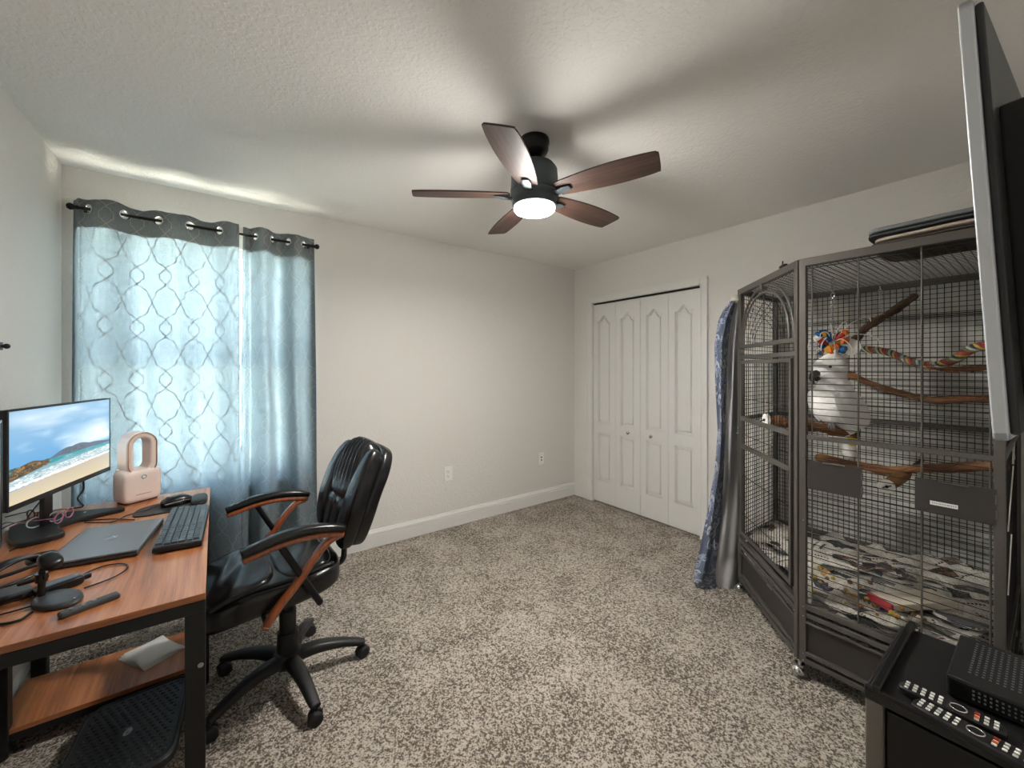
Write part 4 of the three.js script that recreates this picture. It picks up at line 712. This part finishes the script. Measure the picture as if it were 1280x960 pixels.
  { const g = []; for (let i = 1; i < 20; i++) { const s = lerp(.05, FL - .05, i / 20); g.push(wire(FP(s, .39, .010), FP(s, 1.40, .010), .0016)); } for (const y of [1.375, 1.19, .975, .73, .50]) g.push(wire(FP(.05, y, .012), FP(FL - .05, y, .012), .0018)); part('door_bars', g, M.cage_wire, door, null, 'stuff'); }
  part('latch', [put(new THREE.SphereGeometry(.008, 10, 8), FP(.012, 1.00, .02)), put(new THREE.SphereGeometry(.009, 10, 8), FP(.012, .97, .022)), rod(FP(.012, .955, .018), FP(.012, 1.02, .018), .004, 8)], M.chrome, door, 'chrome latch');
  // trays behind the lower faces
  const tray = (a, b, n) => { const [p, q] = [a.clone(), b.clone()], m = n; const f = (y, d) => [at(p, y).addScaledVector(m, d), at(q, y).addScaledVector(m, d)]; const t = part('tray_front', bar(...f(.185, -.004), .008, .125), M.cage_panel, o, 'dark grey pull-out tray front'); part('tray_lip', bar(...f(.255, .006), .012, .010), M.cage_metal, t); part('tray_lip', bar(...f(.118, .006), .014, .016), M.cage_metal, t); part('tray_slot', bar(...f(.285, .001), .014, .022), M.cage_metal, t); const c = at(p, .25).lerp(at(q, .25), .62).addScaledVector(m, .013); part('tray_pull', [rod(c.clone().addScaledVector(q.clone().sub(p).normalize(), -.03), c.clone().addScaledVector(q.clone().sub(p).normalize(), .03), .003, 6)], M.chrome, t); };
  tray(P0.clone().lerp(P1, .03), P0.clone().lerp(P1, .97), fn); tray(P1.clone().lerp(P2, .03), P1.clone().lerp(P2, .97), V(-1, 0, 0)); tray(P2.clone().lerp(C, .03), P2.clone().lerp(C, .97), V(0, 0, 1)); 
  { const s = shape([P0, P1, P2, C, P3].map(p => { const q = p.clone().sub(V(2.68, 0, -.56)).multiplyScalar(.97).add(V(2.68, 0, -.56)); return [q.x, -q.z]; })); const g = ext(s, .008); g.rotateX(-Math.PI / 2); g.translate(0, .296, 0); part('floor_tray', g, M.cage_panel, o); }
  // bolts
  { const g = []; for (const y of [.085, .115, .28, .322, .70, .98]) g.push(put(new THREE.SphereGeometry(.004, 8, 6), [P1.x - .012, y, P1.z + .016])); for (const y of [.085, .28]) g.push(put(new THREE.SphereGeometry(.004, 8, 6), FP(FL - .02, y, .014))); part('bolt_heads', g, M.chrome, o, null, 'stuff'); }
  // ties on the wall-side panel
  part('wire_ties', [rod(V(2.6, .98, -.098), V(2.67, 1.06, -.098), .003, 6), rod(V(2.6, 1.05, -.098), V(2.68, .99, -.098), .003, 6), rod(V(2.3, .78, -.098), V(2.62, .97, -.098), .002, 6), rod(V(2.3, .55, -.098), V(2.5, .72, -.098), .002, 6)], M.rope_white, o);
}
// ---------- things in and on the cage ----------
const limb = (pts, r, n = 60, wob = .12) => {              // a knotty branch
  const c = new THREE.CatmullRomCurve3(pts, false, 'centripetal'), L = c.getLength(), g = new THREE.TubeGeometry(c, n, 1, 12, false), P = g.attributes.position, U = g.attributes.uv;
  for (let i = 0; i < P.count; i++) { const t = U.getX(i), a = U.getY(i), q = c.getPointAt(clamp(t)), v = V(P.getX(i), P.getY(i), P.getZ(i)).sub(q), k = r * (1 + wob * Math.sin(t * 17 + 1) + wob * .6 * Math.sin(a * 6.283 * 3 + t * 23) + wob * .5 * Math.sin(t * 53)); v.multiplyScalar(k).add(q); P.setXYZ(i, v.x, v.y, v.z); U.setXY(i, t * L, a * .1); }
  g.computeVertexNormals(); const caps = [0, 1].map(e => put(new THREE.SphereGeometry(r * 1.02, 12, 8), c.getPointAt(e))); return [g, ...caps];
};
const washer = (p, dir, r, parent) => { const g = cyl(r, r * 1.03, .014, [0, 0, 0], [0, 0, 0], 24); g.applyQuaternion(new THREE.Quaternion().setFromUnitVectors(V(0, 1, 0), dir.clone().normalize())); g.translate(p.x, p.y, p.z); part('washer', g, M.white_plastic, parent, 'white round washer'); const d = dir.clone().normalize(); if (r < .039) part('wing_bolt', [put(new THREE.SphereGeometry(r * .22, 10, 8), p.clone().addScaledVector(d, .009)), rod(p.clone().addScaledVector(d, .012).add(V(0, -r * .25, -r * .5)), p.clone().addScaledVector(d, .012).add(V(0, r * .25, r * .5)), r * .09, 6)], M.bronze, parent); };
{
  const perch = (label, pts, r, m, ws = []) => { const o = thing('wooden_perch', label, 'perch', [0, 0, 0], 0, 'wooden perches in the cage'); part('branch', limb(pts, r), m, o); for (const [p, d, q] of ws) washer(p, d, q, o); return o; };
  // stout perch bolted to the angled front
  perch('stout brown perch under the white parrot', [V(2.335, 1.095, -.868), V(2.44, 1.075, -.755), V(2.53, 1.055, -.66), V(2.585, 1.040, -.600)], .026, M.branch_wood, [[V(2.312, 1.098, -.893), V(-.69, 0, -.73), .033]]);
  perch('straight dark perch slanting up to the cage roof with a white washer', [atD(1062, 432, 2.03), atD(1085, 408, 2.05), atD(1115, 390, 2.08), atD(1142, 371, 2.10)], .019, M.bark_wood, [[atD(1063, 434, 2.005), V(-.9, -.15, .35), .040]]);
  perch('long curved brown branch below the rope perch', [atX(1062, 468, 3.04), atX(1100, 484, 2.90), atX(1140, 495, 2.78), atX(1165, 500, 2.72), atX(1200, 499, 2.66), atX(1238, 498, 2.60)], .017, M.branch_wood);
  perch('short straight brown branch behind the rope perch', [atX(1160, 455, 2.85), atX(1180, 461, 2.82), atX(1210, 461, 2.80), atX(1238, 459, 2.78)], .015, M.branch_wood);
  perch('lowest knotty brown branch running behind the two dark flaps', [atX(1024, 572, 2.66), atX(1075, 582, 2.62), atX(1110, 588, 2.60), atX(1150, 586, 2.58), atX(1200, 584, 2.54), atX(1252, 583, 2.48)], .020, M.branch_wood);
  const w = atX(1108, 608, 2.40), stub = perch('stubby brown perch with a white washer between the two dark flaps', [w.clone().add(V(.03, .004, .0)), w.clone().add(V(.12, .012, .012)), w.clone().add(V(.26, .02, .02)), w.clone().add(V(.66, .03, .02))], .010, M.bark_wood, [[w, V(-.9, .1, .3), .029]]); part('bark', sweep([w.clone().add(V(.012, 0, 0)), w.clone().add(V(.10, .014, .012)), w.clone().add(V(.22, .02, .02)), w.clone().add(V(.32, .024, .02))], [.046, .054, .05, .03], [.044, .052, .05, .03], V(0, 1, 0), 2.3, 24, 16), M.branch_wood, stub);
  // plaited rope perch
  const o = thing('rope_perch', 'multicoloured twisted rope perch sagging across the cage', 'rope perch'); const c = new THREE.CatmullRomCurve3([atX(1078, 436, 2.95), atX(1105, 439, 2.85), atX(1135, 450, 2.72), atX(1165, 457, 2.62), atX(1195, 448, 2.52), atX(1215, 436, 2.46), atX(1240, 430, 2.40)]);
  const strands = ['rope_red', 'rope_yellow', 'rope_blue', 'rope_beige', 'rope_green', 'rope_red'];
  const fr = c.computeFrenetFrames(120); strands.forEach((m, k) => { const pts = []; for (let i = 0; i <= 120; i++) { const p = c.getPointAt(i / 120), a = i * .42 + k / strands.length * 6.283; p.addScaledVector(fr.normals[i], Math.cos(a) * .011).addScaledVector(fr.binormals[i], Math.sin(a) * .011); pts.push(p); } part('strand', tube(pts, .0078, 240, 7), M[m], o); });
  // hanging toy of knots and wood chips on a chain
  const T = atD(1041, 428, 2.05), toy = thing('bird_toy', 'hanging parrot toy of blue, orange and red wood chips with white strings', 'bird toy', [T.x, T.y, T.z]);
  const cols = ['toy_blue', 'toy_orange', 'toy_red', 'toy_white', 'toy_yellow', 'toy_blue', 'toy_orange'];
  for (let k = 0; k < 36; k++) { const g = rbox(rr(.022, .04), rr(.012, .02), rr(.02, .034), [rr(-.055, .055), rr(-.055, .055), rr(-.055, .055)], [rr(0, 3), rr(0, 3), rr(0, 3)], .004); part('wood_chip', g, M[cols[k % 7]], toy); }
  for (let k = 0; k < 16; k++) { const a = rr(0, 6.28), b = rr(-.6, .9), L = rr(.09, .17), e = V(Math.cos(a) * L, b * L, Math.sin(a) * L); part('string', tube([V(0, 0, 0), e.clone().multiplyScalar(.5).add(V(0, .03, 0)), e, e.clone().multiplyScalar(1.05).add(V(0, -.03, 0))], .0022, 16, 5), M.rope_white, toy); }
  const chain = (p0, y1, parent, base) => { const g = []; let k = 0; for (let y = p0.y; y < y1; y += .016) { const t = torus(.0075, .0016, [0, 0, 0], [0, k++ % 2 ? 0 : Math.PI / 2, 0], 12, 5); t.scale(1, 1.35, 1); t.translate(p0.x - base.x, y - base.y, p0.z - base.z); g.push(t); } part('chain', g, M.chrome, parent); };
  chain(V(T.x, T.y + .05, T.z), CG.top - .02, toy, T);
  const ch = atD(1100, 385, 2.25), cth = thing('hanging_chain', 'short chrome chain hanging from the cage roof', 'chain', [ch.x, ch.y, ch.z]); chain(ch, CG.top - .02, cth, ch); part('hook', torus(.012, .002, [0, -.014, 0], [0, .5, 0], 16, 6), M.chrome, cth);
}
{ // white cockatoo: one smooth body from a field of tapered capsules
  const B = V(2.53, 1.077, -.665), o = thing('parrot', 'white cockatoo perched with its head bowed inside the cage', 'parrot', [B.x, B.y, B.z], -.55);
  const caps = [[[0, .10, 0], [.005, .165, 0], .088, .078], [[.0, .19, 0], [-.012, .25, .0], .058, .052], [[-.012, .292, 0], [-.04, .288, 0], .064, .060], [[.0, .10, 0], [.05, .0, 0], .066, .042], [[.05, .0, 0], [.085, -.14, 0], .040, .030], [[-.02, .15, .05], [.06, -.01, .055], .044, .016], [[-.02, .15, -.05], [.06, -.01, -.055], .044, .016], [[-.02, .335, 0], [.055, .345, 0], .030, .012], [[-.03, .07, 0], [-.03, .04, .03], .036, .016], [[-.03, .07, 0], [-.03, .04, -.03], .036, .016]];
  const N = 60, S = .32, mc = new MarchingCubes(N, new THREE.MeshBasicMaterial(), false, false, 200000); mc.isolation = 0; mc.reset();
  const d2 = (p, a, b, ra, rb) => { const ax = V(...a), d = V(...b).sub(ax), t = clamp(p.clone().sub(ax).dot(d) / d.lengthSq()); return p.distanceTo(ax.addScaledVector(d, t)) - lerp(ra, rb, t); };
  const cen = V(.01, .10, 0);
  for (let k = 0; k < N; k++) for (let j = 0; j < N; j++) for (let i = 0; i < N; i++) {
    const p = V((i - N / 2) / (N / 2) * S, (j - N / 2) / (N / 2) * S, (k - N / 2) / (N / 2) * S).add(cen); let s = 0; for (const [a, b, ra, rb] of caps) s += Math.exp(-110 * d2(p, a, b, ra, rb)); const d = -Math.log(s) / 110 + .0028 * Math.sin(p.y * 230 + Math.sin(p.z * 110) * 2 + Math.sin(p.x * 130) * 2);
    mc.field[k * N * N + j * N + i] = -d;
  }
  mc.update(); const g = new THREE.BufferGeometry(), n = mc.count; g.setAttribute('position', new THREE.BufferAttribute(mc.positionArray.slice(0, n * 3), 3)); g.setAttribute('normal', new THREE.BufferAttribute(mc.normalArray.slice(0, n * 3), 3)); g.scale(S, S, S); g.translate(cen.x, cen.y, cen.z); g.computeVertexNormals();
  const sm = mergeVertices(g.deleteAttribute('normal'), 1e-4); sm.computeVertexNormals(); part('body', sm, M.feather, o, 'white feathered body');
  part('beak', [sweep([[-.088, .268, 0], [-.112, .258, 0], [-.120, .236, 0], [-.108, .214, 0]], [.036, .032, .022, .006], [.038, .034, .024, .006], V(0, 0, 1), 2.5, 14, 12), sweep([[-.082, .244, 0], [-.096, .234, 0], [-.100, .226, 0]], [.024, .02, .008], [.016, .012, .006], V(0, 0, 1), 2.5, 8, 10)], M.beak, o, 'dark curved beak');
  for (const s of [-1, 1]) { part('eye', put(new THREE.SphereGeometry(.0075, 12, 8), [-.068, .300, s * .050]), M.beak, o); part('wing', pillow(.16, .20, .018, 2.6, 12, v => { v.x += -.35 * v.y; v.z += -s * .9 * v.y * v.y; }).rotateZ(.1).translate(.02, .09, s * .082), M.feather, o, 'folded white wing'); }
  for (let k = 0; k < 5; k++) part('crest_feather', sweep([[-.035, .315, (k - 2) * .006], [.0, .345, (k - 2) * .009], [.045 - k * .002, .345 + (k % 2) * .008, (k - 2) * .012]], [.02, .022, .006], [.006, .005, .003], V(0, 1, 0), 2.5, 10, 8), M.feather, o);
  part('tail_patch', pillow(.05, .055, .012, 3, 8).rotateZ(.25).translate(.066, -.07, .034), M.feather_yellow, o, 'yellow under-tail feathers');
  for (const s of [-1, 1]) part('foot', [-.012, 0, .012].map(q => sweep([[-.03, .03, s * .03], [-.042 , .006, s * .03 + q], [-.042, -.018, s * .03 + q * 1.3]], [.012, .009, .006], [.012, .009, .006], V(0, 0, 1), 2.5, 8, 8)), M.claw, o, 'grey toes gripping the perch');
}
{ // newspapers on the cage floor
  const inCage = (x, z) => x > 2.06 && x < 3.09 && z < -.12 && z > -1.12 && (x - 2.583) * .467 + (z + 1.138) * .493 > .0;
  let k = 0, tries = 0; while (k < 34 && tries++ < 600) {
    const x = k < 4 ? 2.2 : rr(2.15, 3.0), z = k < 4 ? -.62 + k * .13 : rr(-1.05, -.18); if (!inCage(x - .08, z - .04) || !inCage(x + .08, z + .08)) continue;
    const w = rr(.26, .42), l = rr(.2, .32), a = rr(0, 6.28), y = .306 + k * .0013, f1 = rr(8, 16), f2 = rr(6, 14), ph = rr(0, 6), lift = rr(.004, .020), ux = rr(0, 1), uy = rr(0, 1);
    const g = sheet((u, v) => { const px = (u - .5) * w, pz = (v - .5) * l; let X = x + px * Math.cos(a) - pz * Math.sin(a), Z = z + px * Math.sin(a) + pz * Math.cos(a); X = clamp(X, 2.112, 3.08); Z = clamp(Z, -1.115, -.125); const e = (X - 2.583) * .467 + (Z + 1.138) * .493; if (e < .022) { X += (.022 - e) * .97; Z += (.022 - e) * 1.02; } return V(X, y + lift * (1 + Math.sin(px * f1 * 3 + ph) * Math.cos(pz * f2 * 3)) * .7 + lift * Math.pow(Math.abs(u - .5) * 2, 3), Z); }, 14, 12, (u, v) => [ux + u * .9, uy + v * .9]);
    solo('newspaper_sheet', g, newsMats[k % 4], ['crumpled newspaper sheet with brownish pictures on the cage floor', 'crumpled newspaper sheet with slate-blue pictures on the cage floor', 'pale crumpled newspaper sheet with reddish pictures on the cage floor', 'dull grey crumpled newspaper sheet with grey pictures on the cage floor'][k % 4], 'newspaper', 'newspaper sheets on the cage floor'); k++;
  }
  const b = atY(1140, 752, .375), bk = thing('paperback_book', 'thick cream paperback with a red spine on the cage floor', 'book', [b.x, .365, b.z], -.55); part('pages', rbox(.30, .030, .10, [0, .016, 0], [0, 0, 0], .003), mat('book_cream', '#d9d0bd', .8), bk); part('spine', rbox(.014, .032, .102, [-.148, .016, 0], [0, 0, 0], .003), mat('book_red', '#b0323c', .6), bk, 'red spine');
  for (let i = 0; i < 40; i++) { const x = rr(2.13, 2.45), z = rr(-.72, -.3); if (!inCage(x - .03, z - .03)) continue; solo('food_scrap', put(new THREE.IcosahedronGeometry(rr(.006, .013), 0), [x, .375 + rr(0, .01), z], [rr(0, 3), rr(0, 3), 0]), M[['husk_tan', 'rope_yellow', 'husk_brown', 'husk_tan'][i % 4]], 'small scrap of dry bird food on the newspapers', 'scrap', 'food scraps on the cage floor'); }
}
{ // folded mats on the cage roof
  const mats = [['folded grey mat lying topmost on the cage roof', '#77797a', .022, 2.31, -.27, .46, .37, .02], ['thin black folder under the grey mat on the cage roof', '#3a3f40', .012, 2.30, -.265, .47, .37, .0], ['pinkish paper pad lying second from the bottom on the cage roof', '#b09f95', .016, 2.29, -.255, .44, .34, -.03], ['dark printed mat lying lowest on the cage roof mesh', '#4a4238', .010, 2.31, -.27, .46, .36, .02]].reverse();
  let y = CG.top + .001; mats.forEach(([label, c, t, x, z, w, l, a], k) => { solo('folded_mat', pillow(w, t, l, 7, 14, v => { v.y += .003 * Math.sin(v.x * 9 + k) + .002 * Math.sin(v.z * 14); }).rotateY(a).translate(x, y + t / 2 + .004, z), mat('mat_' + k, c, .8), label, 'mat'); y += t + .002; });
  const p = atY(979, 334, CG.top + .004), lf = thing('small_clip', 'small dark clip on the cage top rail above the arch', 'clip', [p.x, CG.top + .001, p.z], .7); part('body', pillow(.075, .014, .022, 2.5, 8).translate(0, .008, 0), M.satin_black, lf); part('lever', rod(V(.01, .012, 0), V(.004, .034, .0), .003, 6), M.satin_black, lf);
}
{ // paisley cover hanging off the cage's wall-side corner, lining turned outward
  const o = thing('cage_cover', 'blue paisley curtain with grey lining draped from the cage corner to the carpet', 'curtain');
  // outline by height: left edge, seam between print and lining, right edge (pixels of the picture turned to places at the cover's distance)
  const rows = [[376, 913, 920, 925], [388, 904, 917, 925], [400, 898, 914, 925], [430, 893, 910, 924], [480, 894, 908, 924], [540, 897, 906, 924], [590, 893, 905, 924], [640, 884, 902, 924], [690, 874, 897, 924], [715, 868, 894, 924], [728, 867, 895, 923], [737, 872, 898, 921]];
  const D = 2.515, rowAt = v => { const k = v * (rows.length - 1), i = Math.min(Math.floor(k), rows.length - 2), t = k - i; return rows[i].map((a, q) => lerp(a, rows[i + 1][q], t)); };
  const print = sheet((u, v) => { const [y, a, b] = rowAt(v), px = lerp(a, b, u), f = Math.sin(u * Math.PI); return atD(px, y, D - .055 * f - .012 * Math.sin(u * 11 + v * 5) * f - .012 * Math.sin(v * 22 + u * 4)); }, 36, 90, (u, v) => [u * .16, v * 1.75]);
  const lining = sheet((u, v) => { const [y, , b, c] = rowAt(v), px = lerp(b, c, u), f = Math.sin(u * Math.PI); return atD(px, y + 1.5 * Math.sin(u * 3) * v, D - .0 - .03 * f - .010 * Math.sin(u * 9 + v * 9) - .010 * Math.sin(v * 30) * smooth(0, .3, 1 - v)); }, 30, 90);
  part('printed_face', print, M.paisley, o, 'shiny blue and grey paisley print'); part('lining', lining, M.satin_lining, o, 'plain grey satin lining');
  const hook = atD(919, 374, 2.48); part('gathered_top', [pillow(.06, .05, .05, 2.4, 10, v => { v.x += .004 * Math.sin(v.y * 200); }).translate(hook.x, hook.y, hook.z)], M.rope_white, o, 'gathered tie at the top');
}
renderer.render(scene, camera);
